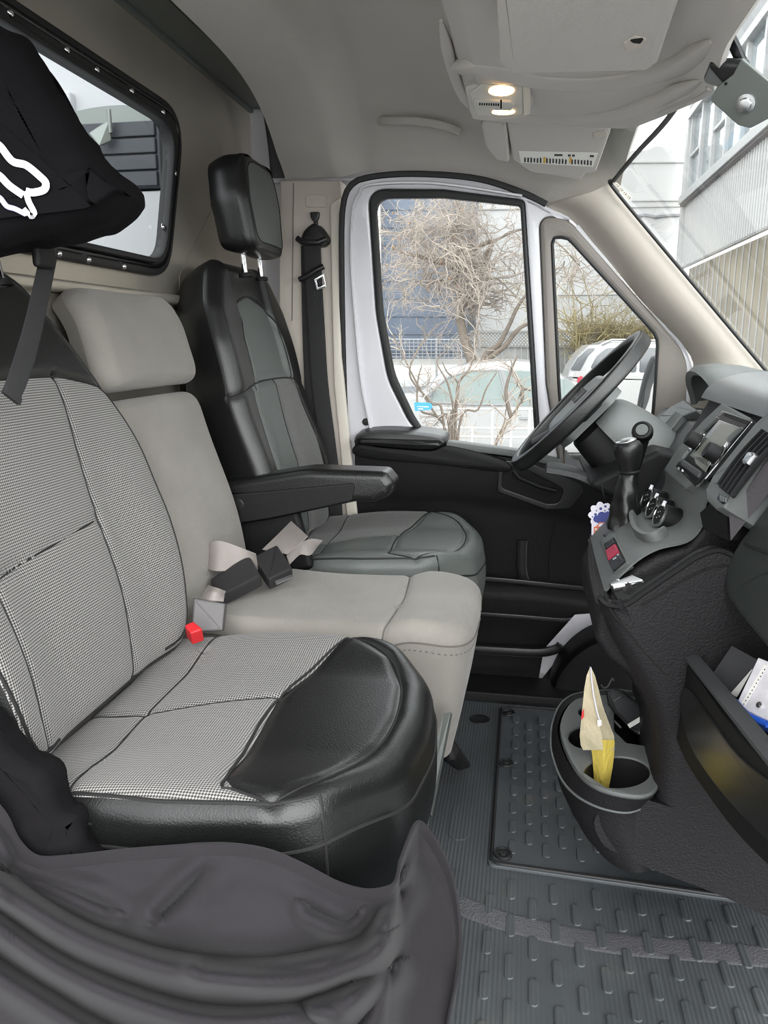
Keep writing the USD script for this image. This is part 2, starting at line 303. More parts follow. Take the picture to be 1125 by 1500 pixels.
# ---- load space behind the glass
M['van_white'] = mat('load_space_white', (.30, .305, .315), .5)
M['navy'] = mat('navy_black_metal', (.016, .019, .026), .45)
cg = thing('wall_load_space', 'white load space side seen through the bulkhead window', 'wall', kind='structure')
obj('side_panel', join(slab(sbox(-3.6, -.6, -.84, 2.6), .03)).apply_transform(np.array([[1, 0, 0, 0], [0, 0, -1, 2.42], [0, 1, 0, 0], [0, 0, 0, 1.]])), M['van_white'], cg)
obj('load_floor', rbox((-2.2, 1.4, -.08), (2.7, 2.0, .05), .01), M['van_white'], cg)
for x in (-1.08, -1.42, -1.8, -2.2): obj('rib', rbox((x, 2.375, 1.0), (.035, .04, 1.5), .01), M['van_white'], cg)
cb = thing('tool_cabinet', 'dark navy drawer cabinet behind the bulkhead window', 'cabinet')
obj('body', rbox((-1.30, 2.20, 1.4835), (.66, .30, .167), .008), M['navy'], cb)
for k in range(4): obj('drawer', rbox((-1.30, 2.045, 1.546 - k * .041), (.64, .012, .037), .003), M['navy'], cb)
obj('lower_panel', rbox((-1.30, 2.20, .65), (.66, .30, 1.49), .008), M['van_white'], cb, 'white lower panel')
obj('rounded_top', place(slab(Polygon([(-.20, 0), (.16, 0)] + [(.16 * math.cos(t) if t < math.pi / 2 else .20 * math.cos(t), .055 * math.sin(t)) for t in np.linspace(.1, math.pi - .1, 24)]).buffer(0), .02), (-1.12, 2.12, 1.568), (1, 0, 0), (0, 0, 1), (0, -1, 0)), M['zinc'], cb)
obj('scuff_mark', join(*[face([(163 + a, 318 + b), (168 + a, 312 + b), (170 + a, 314 + b), (165 + a, 321 + b)], np.array([0, 2.049, 0]), np.array([0, -1., 0]), .001) for a, b in ((0, 0), (8, -6), (16, -10), (24, -4), (30, -14))]), M['zinc'], cb)
obj('lamp_bracket', join(tube([at(159, 160, Y=2.02), at(162, 195, Y=2.02)], .006), hull([(at(133, 196, Y=2.0), .004), (at(158, 181, Y=2.02), .006), (at(160, 205, Y=2.02), .006), (at(146, 212, Y=2.0), .004)])), M['zinc'], cb)

# ---- headliner
def zc(x): return np.interp(x, [-.68, -.5, -.2, .0, .12, .22], [1.645, 1.665, 1.66, 1.60, 1.53, 1.45])
def zs(x): return np.interp(x, [-.68, -.48, -.28, -.14, -.03, .04, .12, .22], [1.435, 1.436, 1.437, 1.414, 1.373, 1.335, 1.318, 1.33])
xs = np.linspace(-.665, .215, 60); ys = np.r_[np.linspace(.42, .62, 10), np.linspace(.66, 1.9, 24), np.linspace(1.93, 2.165, 22)]
HX, HY = np.meshgrid(xs, ys, indexing='ij'); t = np.abs(HY - 1.32) / .845
HZ = zc(HX) - (zc(HX) - zs(HX)) * np.clip(t, 0, 1)**5.5
HZ = HZ - .036 * smooth01((-.47 - HX) / .05) * smooth01((1.02 - t) / .12)                                   # pressed step near the rear edge
HZ = HZ + .010 * np.exp(-((HX + .44) / .03)**2)
ce = thing('ceiling', 'grey cloth headliner curving down to the driver door', 'ceiling', kind='structure')
obj('headliner', sheet(np.stack([HX, HY, HZ], -1), .012, flip=True), M['headliner'], ce)
obj('rear_seal', tube(catmull([(-.668, .45, 1.632), (-.668, 1.4, 1.636), (-.667, 2.02, 1.628), (-.69, 2.13, 1.60), (-.69, 2.165, 1.53), (-.688, 2.18, 1.44)], 12), 1, 12, flat=(.011, .022)), M['rubber'], ce)
obj('roof_skin', rbox((-.25, 1.36, 1.74), (1.15, 1.95, .01), .004), M['white'], ce)
obj('clip', rbox(at(374, 66, X=-.62), (.03, .008, .006), .003), M['headliner'], ce)
obj('clip', rbox(at(412, 124, X=-.60), (.02, .02, .006), .003), M['headliner'], ce)

# ---- driver's side body: B pillar trim, A pillar trim, outer skin
wd = thing('wall_driver_side', 'beige door pillar trim with a belt height button and cream edge', 'wall', kind='structure')
obj('outer_skin', join(rbox((-.70, 2.33, .8), (.40, .02, 1.9), .004), rbox((-.36, 2.29, 1.62), (1.06, .02, .34), .004)), M['white'], wd)
Pb, nb = np.array([0, 2.175, .8]), unit((0, -1, -.02))
obj('pillar_trim', face([(413, 266), (500, 266), (505, 300), (497, 420), (500, 560), (522, 752), (470, 765), (411, 500)], Pb, nb, .02, .006, back=.05), M['beige'], wd)
obj('pillar_edge', face([(484, 300), (499, 290), (501, 520), (524, 752), (509, 756), (490, 560)], Pb - np.array([0, .021, 0]), nb, .012, .006), M['cream'], wd, 'cream front edge')
obj('trim_groove', tube([on(q, y, Pb - np.array([0, .021, 0]), nb) for q, y in ((430, 268), (429, 350), (428, 470))], .0016, 6), M['greige'], wd)
pl = face(roundpoly([(448, 285), (479, 285), (480, 304), (447, 304)], 6), Pb - np.array([0, .020, 0]), nb, .003, .002)
obj('belt_height_cover', pl, M['beige'], wd)
ap = thing('trim_1', 'beige windscreen pillar trim running down to the dashboard', 'pillar trim', kind='structure')
o_ = np.array([at(x, y, Y=2.165) for x, y in catmull([(800, 305), (835, 320), (880, 368), (940, 440), (1000, 505), (1017, 548), (1000, 660), (985, 760)], 8)])
i_ = np.array([at(x, y, Y=2.06) for x, y in catmull([(893, 268), (900, 276), (945, 330), (1012, 410), (1075, 485), (1126, 546), (1180, 612), (1240, 690)], 8)])
o_, i_ = resample(o_, 50), resample(i_, 50)
sec = []
for a_, b_ in zip(o_, i_):
    m1 = a_ * .62 + b_ * .38 + np.array([-.006, -.042, -.006]); m2 = a_ * .25 + b_ * .75 + np.array([-.004, -.028, -.01])
    sec.append(catmull([a_, a_ + np.array([0, -.022, 0]), m1, m2, b_], 6))
obj('pillar_cover', sheet(np.array(sec), .006), M['beige'], ap)
# windscreen
A_, B_ = np.array([.195, 0, 1.405]), np.array([.70, 0, .835])
wsn = unit(np.cross(B_ - A_, (0, 1, 0))); wsn = wsn if wsn[0] < 0 else -wsn
w2 = thing('window_2', 'sloping windscreen in front of the dashboard', 'window', kind='structure')
WS = np.array([[A_ * (1 - s) + B_ * s + np.array([.02 * (1 - ((y - 1.32) / .8)**2), y, .02 * (1 - ((y - 1.32) / .8)**2)]) for y in np.linspace(.45, 2.13, 24)] for s in np.linspace(-.12, 1, 16)])
obj('pane', sheet(WS, .004), M['pane'], w2)
edge = np.array([at(x, y, Y=2.045) for x, y in catmull([(897, 265), (896, 272), (944, 331), (1011, 411), (1074, 486), (1126, 548), (1180, 613)], 8)])
obj('pillar_seal', tube(edge, .004, 8), M['rubber'], w2)
obj('header_seal', tube(catmull([at(896, 268, Y=2.045), at(931, 226, Y=1.8), at(975, 178, Y=1.55), at(1020, 112, Y=1.30), at(1063, 40, Y=1.13), at(1090, -20, Y=1.03)], 8), .005, 8), M['rubber'], w2)

# ---- driver's door
Pd, nd = np.array([0, 2.20, .70]), unit((0, -1, -.10))
d1 = thing('door_1', 'closed driver door with white frame, black panel and two windows', 'door', kind='structure')
outer = catmull([(516, 752), (507, 640), (502, 500), (500, 350), (503, 295), (513, 272), (535, 260), (590, 254), (660, 257), (715, 266), (770, 287), (812, 309), (860, 350), (925, 428), (985, 493), (1012, 535), (1014, 600), (990, 700), (975, 790)], 6)
win = roundpoly([(541, 278), (650, 279), (768, 294), (789, 620), (800, 700), (690, 700), (640, 660), (600, 615), (570, 555), (553, 460)], (26, 0, 10, 0, 10, 10, 40, 60, 120, 300), 8)
qtr = roundpoly([(790, 316), (833, 322), (1006, 520), (1003, 600), (985, 720), (826, 720), (800, 560)], (40, 40, 70, 60, 20, 20, 10), 8)
obj('door_frame', face(outer, Pd, nd, .02, .009, holes=[win, qtr]), M['white'], d1)
obj('outer_seal', tube([on(*p, Pd, nd) + .016 * nd for p in resample(catmull([(520, 752), (510, 640), (505, 500), (503, 350), (506, 298), (516, 273), (537, 262), (590, 256), (660, 258), (715, 266), (770, 285), (800, 300)], 8), 70)], 1, 12, flat=(.008, .011)), M['rubber'], d1)
gl = [(552, 292), (650, 291), (762, 303), (783, 640), (790, 720), (690, 720), (640, 660), (607, 608), (579, 548), (562, 455)]
gasket_in = roundpoly(gl, (22, 0, 6, 0, 10, 10, 40, 60, 120, 300), 8)
obj('window_gasket', face(win, Pd + .002 * nd, nd, .021, .005, holes=[gasket_in]), M['rubber'], d1)
obj('window_pane', face([(530, 270), (775, 280), (800, 720), (560, 720)], Pd - .012 * nd, nd, .004), M['pane'], d1)
qin = roundpoly([(808, 346), (832, 349), (962, 492), (958, 560), (945, 720), (829, 720), (818, 560)], (14, 16, 30, 60, 10, 10, 10), 8)
obj('quarter_frame', face(qtr, Pd + .001 * nd, nd, .027, .010, holes=[qin]), M['greige'], d1)
obj('quarter_seal', tube([on(*p, Pd, nd) + .024 * nd for p in resample(qin, 90, True)], .0045, 8, True), M['rubber'], d1)
obj('quarter_pane', face(qtr, Pd - .012 * nd, nd, .004), M['pane'], d1)
obj('frame_lip', tube([on(*p, Pd, nd) + .02 * nd for p in resample(catmull([(549, 640), (533, 560), (524, 470), (518, 380), (520, 310), (530, 285), (545, 272), (640, 270), (765, 288)], 8), 60)], 1, 10, flat=(.004, .012)), M['white'], d1)
obj('bolt_plug', lathe([(.011, 0), (.010, .003), (0, .004)], 20, on(538, 616, Pd, nd) + .02 * nd, nd), M['rubber'], d1)
# panel: sections of the black inner panel at several heights, dished outwards
Pp = Pd + .02 * nd
def dp(px, py, off): return on(px, py, Pp + off * nd, nd)
top = catmull([(520, 640), (600, 655), (660, 652), (720, 663), (780, 672), (850, 690), (960, 720)], 8)
low = catmull([(520, 1000), (700, 1000), (800, 1000), (960, 1010)], 12)
top, low = resample(top, 40), resample(low, 40)
prof = [(0., -.02), (.004, .018), (.012, .028), (.05, .030), (.12, .026), (.19, .022), (.22, .012), (.27, .004), (.56, .004), (.60, .030), (.64, .038), (.74, .034), (.80, .02), (1., .02)]
G = np.array([[dp(*(a_ * (1 - s) + b_ * s), o) for s, o in prof] for a_, b_ in zip(top, low)])
obj('door_panel', sheet(G, .012, flip=True), M['black'], d1)
obj('panel_top', tube([dp(x, y, .012) for x, y in resample(catmull([(655, 650), (700, 656), (760, 664), (820, 678)], 8), 30)], 1, 12, flat=(.012, .024), upv=(0, 0, 1)), M['leather_grey'], d1)
arm = catmull([(528, 632), (560, 626), (610, 628), (648, 634), (656, 645), (630, 654), (570, 650), (530, 645)], 6, True)
obj('elbow_rest', face(arm, Pp + .02 * nd, nd, .06, .022, back=.04), M['leather'], d1)
obj('elbow_rest_side', face(catmull([(526, 648), (560, 652), (630, 657), (660, 650), (740, 672), (740, 690), (650, 680), (528, 668)], 6, True), Pp + .02 * nd, nd, .022, .012, back=.03), M['black'], d1)
hole = roundpoly([(738, 682), (765, 684), (826, 716), (818, 737), (800, 737), (735, 714)], (8, 6, 8, 10, 10, 8), 5)
rim = roundpoly([(731, 674), (770, 674), (860, 712), (835, 745), (800, 746), (728, 720)], (8, 6, 12, 10, 10, 8), 5)
obj('handle_rim', face(rim, Pp + .028 * nd, nd, .006, .003, holes=[hole]), M['black_smooth'], d1)
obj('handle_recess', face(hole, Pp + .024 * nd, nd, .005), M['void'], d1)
obj('pull_handle', tube([dp(x, y, o) for x, y, o in ((752, 690, .03), (760, 700, .036), (790, 713, .038), (815, 719, .034))], .006, 10), M['black'], d1)
obj('panel_seam', tube([dp(x, y, .006) for x, y in catmull([(823, 742), (812, 775), (806, 810), (806, 850)], 8)], .0022, 6), M['void'], d1)
obj('bottle_moulding', tube([dp(x, y, .004) for x, y in catmull([(765, 790), (764, 830), (768, 850)], 8)], 1, 12, flat=(.016, .013)), M['black_smooth'], d1)
obj('pocket_lip', tube([dp(x, y, .042) for x, y in catmull([(690, 846), (740, 850), (800, 856), (880, 864)], 8)], 1, 10, flat=(.007, .005)), M['black_smooth'], d1)
obj('lower_ledge', tube([dp(x, y, .036) for x, y in catmull([(690, 898), (760, 903), (830, 908), (842, 902)], 8)], 1, 10, flat=(.007, .006)), M['black_smooth'], d1)
obj('lower_grip', tube([dp(x, y, .05) for x, y in catmull([(690, 950), (740, 953), (790, 955), (815, 950), (822, 944)], 8)], 1, 12, flat=(.014, .012)), M['black_smooth'], d1)
obj('inner_sill', join(face([(842, 900), (886, 897), (890, 920), (850, 930), (822, 958), (793, 994), (789, 994), (797, 950)], Pp + .045 * nd, nd, .003)), M['white'], d1, 'bare white metal beside the door pocket')
wa = catmull([(800, 1005), (815, 965), (840, 935), (875, 915), (930, 905), (960, 1010)], 8)
obj('wheel_arch', face(wa, Pp + .06 * nd, nd, .10, .03, back=.02), M['black'], d1)
# ================================================================ SEATS
class Pillow:
    """an upholstered body: a face bounded by a closed outline, crowned, rounded over its rim and running down at the sides.
    frame: origin and axes (right, up, outwards). Panels are cut along exact curves and seams run on the surface."""
    def __init__(s, outline, frame, crown, r=.03, depth=.12, bulge=.012, taper=.0, n=110, grooves=(), side=None):
        s.out = np.asarray(outline, float); s.c = s.out.mean(0); s.O, s.ex, s.ey, s.ez = [np.asarray(q, float) for q in frame]
        d = resample(s.out, 1500, True) - s.c; th = np.arctan2(d[:, 1], d[:, 0]); o = np.argsort(th); th, R = th[o], np.hypot(d[:, 0], d[:, 1])[o]
        s.th, s.R = np.r_[th - 2 * np.pi, th, th + 2 * np.pi], np.r_[R, R, R]
        s.crown, s.r, s.depth, s.bulge, s.taper, s.grooves, s.side = crown, r, depth, bulge, taper, grooves, side
        t = np.linspace(0, 1, n // 2); q = np.r_[1 - (1 - t)**1.7, 1 + np.linspace(0, 1, n // 5)[1:]]
        s.q = np.r_[-q[:0:-1], q]
    def Rad(s, th): return np.interp(th, s.th, s.R)
    def ev(s, rho, th):
        """surface point at rho (0 centre, 1 rim, 2 lower edge) and angle"""
        R = s.Rad(th); u = np.stack([np.cos(th), np.sin(th)], -1); k = np.clip(rho - 1, 0, 1)
        p = s.c + (np.clip(rho, 0, 1) * R)[..., None] * u; dist = np.clip(1 - rho, 0, 1) * R
        dn = np.clip(s.r - dist, 0, s.r); drop = s.r - np.sqrt(np.maximum(s.r**2 - dn**2, 0))
        dep = s.depth if s.side is None else s.side(p[..., 0], p[..., 1])
        z = s.crown(p[..., 0], p[..., 1]) - drop - dep * k
        off = s.bulge * np.sin(np.pi * np.clip(k * 1.0, 0, 1)) - s.taper * k
        kk = smooth01((s.r - dist) / s.r); kk = np.where(rho > 1, 1, kk)
        g = np.zeros_like(z)
        for line, w, dp_ in s.grooves:
            L = np.asarray(line, float); dd = np.full(p.shape[:-1], 9.)
            for a, b in zip(L[:-1], L[1:]):
                ab = b - a; tt = np.clip(((p - a) @ ab) / (ab @ ab), 0, 1); dd = np.minimum(dd, np.linalg.norm(p - a - tt[..., None] * ab, axis=-1))
            g -= dp_ * np.exp(-(dd / w)**2) * (rho <= 1.0001)
        z = z + g * (1 - kk * .8)
        xy = p + u * (off + g * kk * .7)[..., None]
        return s.O + xy[..., :1] * s.ex + xy[..., 1:] * s.ey + z[..., None] * s.ez
    def polar(s, ab):
        return np.max(np.abs(ab), -1), np.arctan2(ab[..., 1], ab[..., 0])
    def plan(s, ab):
        rho, th = s.polar(ab); return s.c + (np.clip(rho, 0, 1) * s.Rad(th))[..., None] * np.stack([np.cos(th), np.sin(th)], -1), rho, th
    def base(s):
        a, b = np.meshgrid(s.q, s.q, indexing='ij'); ab = np.stack([a, b], -1).reshape(-1, 2); f = quads(len(s.q), len(s.q)); return ab, f
    def cut(s, ab, f, sdf):
        """split a parameter mesh where sdf(plan xy, rho, th) changes sign: (inside, outside)"""
        v = sdf(*s.plan(ab)); res = []
        for sg in (1, -1):
            w = v * sg; keep = (w[f] >= 0); nk = keep.sum(1); tri = [f[nk == 3]]; pts = list(); extra = []; n0 = len(ab); newv = []
            for cnt in (1, 2):
                T = f[nk == cnt]; K = keep[nk == cnt]
                if not len(T): continue
                odd = np.argmax(K if cnt == 1 else ~K, 1); T = np.stack([T[np.arange(len(T)), (odd + k) % 3] for k in range(3)], 1)
                i0, i1, i2 = T.T
                t1 = w[i0] / (w[i0] - w[i1]); t2 = w[i0] / (w[i0] - w[i2])
                p1 = ab[i0] + t1[:, None] * (ab[i1] - ab[i0]); p2 = ab[i0] + t2[:, None] * (ab[i2] - ab[i0])
                k1 = n0 + len(newv) * 0 + sum(map(len, newv)) + np.arange(len(T)); newv.append(p1); k2 = n0 + sum(map(len, newv)) + np.arange(len(T)); newv.append(p2)
                if cnt == 1: tri.append(np.c_[i0, k1, k2])
                else: tri += [np.c_[k1, i1, i2], np.c_[k1, i2, k2]]
            F = np.vstack(tri); P = np.vstack([ab] + newv); u, inv = np.unique(F, return_inverse=True); P, F = P[u], inv.reshape(F.shape)
            key, inv = np.unique(np.round(P, 7), axis=0, return_inverse=True); F = inv.reshape(-1)[F]
            F = F[(F[:, 0] != F[:, 1]) & (F[:, 1] != F[:, 2]) & (F[:, 0] != F[:, 2])]; res.append((key, F))
        return res
    def mesh(s, ab, f):
        rho, th = s.polar(ab); m = TM(s.ev(rho, th), f); p = s.plan(ab)[0]
        k = np.clip(rho - 1, 0, 1)[:, None] * .12; return m, p + k * np.stack([np.cos(th), np.sin(th)], 1)
    def back(s):
        """closing plate behind"""
        th = np.linspace(-np.pi, np.pi, 100, endpoint=False); e = s.ev(np.full(100, 2.), th); c = e.mean(0)[None]
        k = np.arange(100); return TM(np.vstack([e, c]), np.c_[k * 0 + 100, (k + 1) % 100, k])
    def line(s, pts, r=.0022, lift=.0, n=60):
        P = resample(catmull(pts, 6) if len(pts) > 2 else np.asarray(pts, float), n); d = P - s.c; th = np.arctan2(d[:, 1], d[:, 0]); rho = np.hypot(*d.T) / s.Rad(th)
        return tube(s.ev(np.minimum(rho, 1.), th) + lift * s.ez, r, 6)
    def ring(s, rho, t0=-np.pi, t1=np.pi, r=.0022, n=120):
        th = np.linspace(t0, t1, n); return tube(s.ev(np.full(n, float(rho)) if np.ndim(rho) == 0 else np.interp(th, *rho), th), r, 6)
def put(P, name, geo, material, parent, label=None):
    m, uv = P.mesh(*geo); m = TM(m.vertices, m.faces)
    if len(m.faces) == 0: return None
    # outward normals
    return obj(name, m, material, parent, label, uv=uv)
def polysd(line):
    """signed distance to an open polyline, positive on its left"""
    L = np.asarray(line, float)
    def fn(p):
        best = np.full(p.shape[:-1], 9.); sg = np.ones(p.shape[:-1])
        for i, (a, b) in enumerate(zip(L[:-1], L[1:])):
            ab = b - a; n = len(L) - 2; tt = ((p - a) @ ab) / (ab @ ab); tt = np.clip(tt, -9 if i == 0 else 0, 9 if i == n else 1)
            q = p - a - tt[..., None] * ab; d = np.linalg.norm(q, axis=-1); c = ab[0] * (p - a)[..., 1] - ab[1] * (p - a)[..., 0]
            up = d < best; best = np.where(up, d, best); sg = np.where(up, np.sign(c), sg)
        return best * sg
    return fn

def bucket_cushion(parent, O, wv, wv2, lt, flip=1, crown_h=.018):
    """seat cushion with a woven middle, leather nose and leather sides; local x forwards, y towards the driver's door"""
    out = roundpoly([(-.245, -.235), (-.02, -.258), (.15, -.245), (.235, -.12), (.252, .0), (.24, .12), (.16, .245), (-.02, .262), (-.245, .24)], (.05, .2, .10, .14, .3, .14, .10, .2, .05), 8)
    fr = (np.asarray(O), unit((1, 0, .05)), (0, 1, 0), unit((-.05, 0, 1)))
    crown = lambda x, y: crown_h * smooth01((np.abs(y) - .10) / .12) - .010 * smooth01((-x - .02) / .2) + .006 * np.cos(x * 9) * np.cos(y * 6)
    nose = [(.098, .30), (.090, .236), (.034, .03), (.046, -.20), (.064, -.220), (.112, -.236), (.118, -.30)]
    c1 = [(-.26, -.012), (-.15, -.018), (.034, .03)]; c2 = [(-.142, .30), (-.145, -.02), (-.12, -.30)]
    inner = [(.112, -.236), (.155, -.18), (.196, -.08), (.205, 0), (.197, .09), (.165, .17), (.09, .236)]
    P = Pillow(out, fr, crown, .032, .145, .010, .015, 150, grooves=[(nose[1:-1], .007, .004), (c1, .006, .004), (c2, .006, .003), (inner, .007, .004)])
    g = P.base()
    edge = lambda p, rho, th: (1 - rho) * P.Rad(th) - .012                     # woven top against the leather sides
    top_, side = P.cut(*g, edge); sd = polysd(nose); leather_nose, wov = P.cut(*top_, lambda p, r, t: sd(p))
    if sd(np.array([[.2, 0.]]))[0] < 0: leather_nose, wov = wov, leather_nose
    put(P, 'cushion_side', side, lt, parent); put(P, 'cushion_nose', leather_nose, lt, parent)
    s1 = polysd(c1); far_, near_ = P.cut(*wov, lambda p, r, t: s1(p))
    put(P, 'cushion_bolster', far_, wv2, parent); put(P, 'cushion_centre', near_, wv, parent)
    obj('cushion_seam', join(P.line(nose[1:-1]), P.line(c1, .0016), P.line(c2, .0016), P.line(inner, .0018), P.ring(1.17, -2.7, 2.7, .0022), P.ring(((-3.2, 3.2), (1 - .05, 1 - .05)), -2.75, -1.15, .0024),
        tube(P.ev(np.linspace(.95, 1.95, 40), np.full(40, -1.13)), .002, 6), tube(P.ev(np.linspace(.95, 1.95, 40), np.full(40, 1.2)), .002, 6)), M['leather_seam'], parent, smooth=30)
    return P

# ---- near passenger seat
ps = thing('bucket_seat', 'nearest seat with light woven centre and black leather nose, bolsters and shoulders', 'car seat')
CU_ = bucket_cushion(ps, (-.355, .925, .508), M['weave'], M['weave'], M['leather'])
def bucket_back(parent, O, lean, wv, wv2, lt, lt2, shoulder, n=130, depth=.115, H=.66, kind=0):
    out = roundpoly([(-.215, 0), (.215, 0), (.262, .22), (.258, .36), (.205, .52), (.15, H - .03), (.06, H), (-.06, H), (-.15, H - .03), (-.205, .52), (-.258, .36), (-.262, .22)], (.05, .05, .25, .25, .2, .08, .1, .1, .08, .2, .25, .25), 8)
    ey = unit((-math.sin(lean), 0, math.cos(lean))); ez = unit((math.cos(lean), 0, math.sin(lean))); fr = (np.asarray(O), np.array([0, 1., 0]), ey, ez)
    crown = lambda x, y: .022 * smooth01((np.abs(x) - .10) / .13) * smooth01((.5 - y) / .2) + .018 * np.exp(-((y - .14) / .12)**2) - .045 * smooth01((y - .40) / .3)
    sh = shoulder; sh_in = [(-.30, sh - .055), (-.20, sh - .02), (-.11, sh), (.11, sh), (.20, sh - .02), (.30, sh - .055)]
    v1 = [(-.165, sh - .008), (-.18, .3), (-.17, -.02)]; v2 = [(.105, sh), (.09, .3), (.055, -.02)]; h1 = [(-.178, .235), (.080, .255)]
    P = Pillow(out, fr, crown, .036, depth, .004, .035, n, grooves=[(sh_in, .007, .004), (v1, .006, .004), (v2, .006, .004), (h1, .006, .004)])
    g = P.base(); front, side = P.cut(*g, lambda p, rho, th: (1 - rho) * P.Rad(th) - .016)
    put(P, 'backrest_side', side, lt, parent)
    f_ = polysd(sh_in); up_, lo_ = P.cut(*front, lambda p, r, t: f_(p))
    put(P, 'backrest_shoulder', up_, lt2, parent)
    mid, outer_ = P.cut(*lo_, lambda p, r, t: np.where(p[..., 0] > 0, np.interp(p[..., 1], [0, .3, sh], [.055, .09, .105]), np.interp(p[..., 1], [0, .3, sh], [.17, .18, .165])) - np.abs(p[..., 0]))
    put(P, 'backrest_centre', mid, wv, parent)
    for q_ in P.cut(*outer_, lambda p, r, t: p[..., 0]): put(P, 'backrest_bolster', q_, wv2, parent)
    obj('backrest_back', P.back(), M['black'], parent)
    obj('backrest_seam', join(P.line(sh_in), P.line(v1, .0016), P.line(v2, .0016), P.line(h1, .0016), P.ring(1 - .055, -1.2, 4.35, .0024)), M['leather_seam'], parent, smooth=30)
    return P
PB = bucket_back(ps, (-.555, .925, .495), math.radians(13.5), M['weave'], M['weave'], M['leather'], M['leather'], .47)
obj('seat_base', join(rbox((-.36, .93, .17), (.40, .40, .30), .02), rbox((-.36, .93, .335), (.44, .44, .05), .015)), M['black'], ps)
q_ = [at(650, 1045, Y=1.21), at(660, 1043, Y=1.21), at(630, 1193, Y=1.10), at(613, 1190, Y=1.10)]; n_ = unit(np.cross(q_[1] - q_[0], q_[3] - q_[0])); n_ = n_ * np.sign(-n_[1])
obj('seat_rail', join(loft([np.array(q_), np.array(q_) - n_ * .012]), loft([np.array([q_[2], q_[3], at(611, 1225, Y=1.10), at(624, 1228, Y=1.10)]), np.array([q_[2], q_[3], at(611, 1225, Y=1.10), at(624, 1228, Y=1.10)]) + np.array([0, .012, 0])])), M['zinc'], ps, smooth=False)
# headrest under the jacket
def headrest(parent, c, lean, lt, lt2, w=.125, h=.125, d=.056, posts=True, ph=.09):
    ey = unit((-math.sin(lean), 0, math.cos(lean))); ez = unit((math.cos(lean), 0, math.sin(lean)))
    out = roundpoly([(-w * .84, -h), (w * .84, -h), (w, h * .1), (w * .84, h), (-w * .84, h), (-w, h * .1)], (.04, .04, .1, .07, .07, .1), 10)
    P = Pillow(out, (np.asarray(c), np.array([0, 1., 0]), ey, ez), lambda x, y: d - .9 * x * x - .012 * (y / h)**2 * (y > 0), .022, d * 1.05, .006, .012, 70)
    g = P.base(); pad, side = P.cut(*g, lambda p, rho, th: (1 - rho) * P.Rad(th) - .020)
    q = put(P, 'headrest_shell', side, lt, parent); put(P, 'headrest_pad', pad, lt2, parent)
    rear = Pillow(out, (np.asarray(c) + ez * 0.0, -np.array([0, 1., 0]), ey, -ez), lambda x, y: d * 1.0 - .9 * x * x - .35 * np.abs(y), .04, d * .35, .002, .004, 50)
    put(rear, 'headrest_back', rear.base(), lt, parent)
    obj('headrest_seam', P.ring(1 - .17, r=.002), M['leather_seam'], parent)
    for sg in (-1, 1):
        b = np.asarray(c) + sg * .058 * np.array([0, 1, 0]) - ey * (h - .01)
        obj('headrest_post', tube([b, b - ey * ph], .0065, 12), M['chrome'], parent)
        obj('post_collar', lathe([(.016, 0), (.015, .008), (.008, .010)], 20, b - ey * ph, ey), M['black'], parent)
headrest(ps, (-.745, .925, 1.275), math.radians(10), M['leather'], M['leather'])

# ---- middle seat
mst = thing('bench_seat', 'plain warm grey cloth middle seat with stitched edges between the two leather seats', 'car seat')
out = roundpoly([(-.28, -.152), (.10, -.155), (.272, -.150), (.28, 0), (.272, .19), (.10, .19), (-.28, .19)], (.05, .2, .07, .3, .07, .2, .05), 8)
fr = (np.array([-.345, 1.385, .507]), unit((1, 0, .03)), np.array([0, 1., 0]), unit((-.03, 0, 1)))
cs = [(.118, -.17), (.135, 0), (.118, .20)]
MC = Pillow(out, fr, lambda x, y: .010 * np.cos(y * 7) + .010 * smooth01((x - .118) / .05) * smooth01((.27 - x) / .1) + .012 * smooth01((-x) / .25), .034, .0, .0, .0, 120, grooves=[(cs, .006, .006)],
            side=lambda x, y: np.interp(x, [-.28, .05, .24], [.14, .16, .235]))
MC.bulge, MC.taper = .004, .05
obj('cushion', join(MC.mesh(*MC.base())[0]), M['cloth'], mst, smooth=True)
M['grey_thread'] = mat('grey_thread', (.10, .092, .08), .8)
obj('cushion_seam', join(MC.line(cs, .0018), MC.ring(1.0, -2.9, -.1, .0016), MC.ring(1.0, .1, 2.9, .0016)), M['grey_thread'], mst)
st_ = []
for th in np.linspace(-3.0, 2.2, 140):
    p = MC.ev(np.array([1.07, 1.07]), np.array([th, th + .016])); st_.append(tube(p, .0011, 5))
obj('stitching', join(*st_), M['grey_thread'], mst, kind='stuff')
lean = math.radians(14); ey = unit((-math.sin(lean), 0, math.cos(lean))); ez = unit((math.cos(lean), 0, math.sin(lean)))
out = roundpoly([(-.185, 0), (.185, 0), (.185, .415), (-.185, .415)], (.03, .03, .035, .035), 8)
MB_ = Pillow(out, (np.array([-.590, 1.385, .50]), np.array([0, 1., 0]), ey, ez), lambda x, y: .020 * np.exp(-((y - .15) / .15)**2) + .012 * np.cos(x * 8), .036, .055, .0, .02, 90)
obj('backrest', join(MB_.mesh(*MB_.base())[0]), M['cloth'], mst, smooth=True)
out = roundpoly([(-.185, 0), (.185, 0), (.178, .17), (.15, .185), (-.15, .185), (-.178, .17)], (.035, .035, .04, .04, .04, .04), 8)
MH_ = Pillow(out, (np.array([-.590, 1.385, .50]) + ey * .428, np.array([0, 1., 0]), ey, ez), lambda x, y: .018 + .010 * np.cos(x * 8) - .06 * smooth01((y - .1) / .2), .034, .035, .0, .02, 80)
obj('upper_pad', join(MH_.mesh(*MH_.base())[0]), M['cloth'], mst, smooth=True)
obj('seat_base', join(rbox((-.38, 1.385, .15), (.40, .40, .24), .02), rbox((-.22, 1.385, .27), (.20, .33, .06), .015)), M['black'], mst)
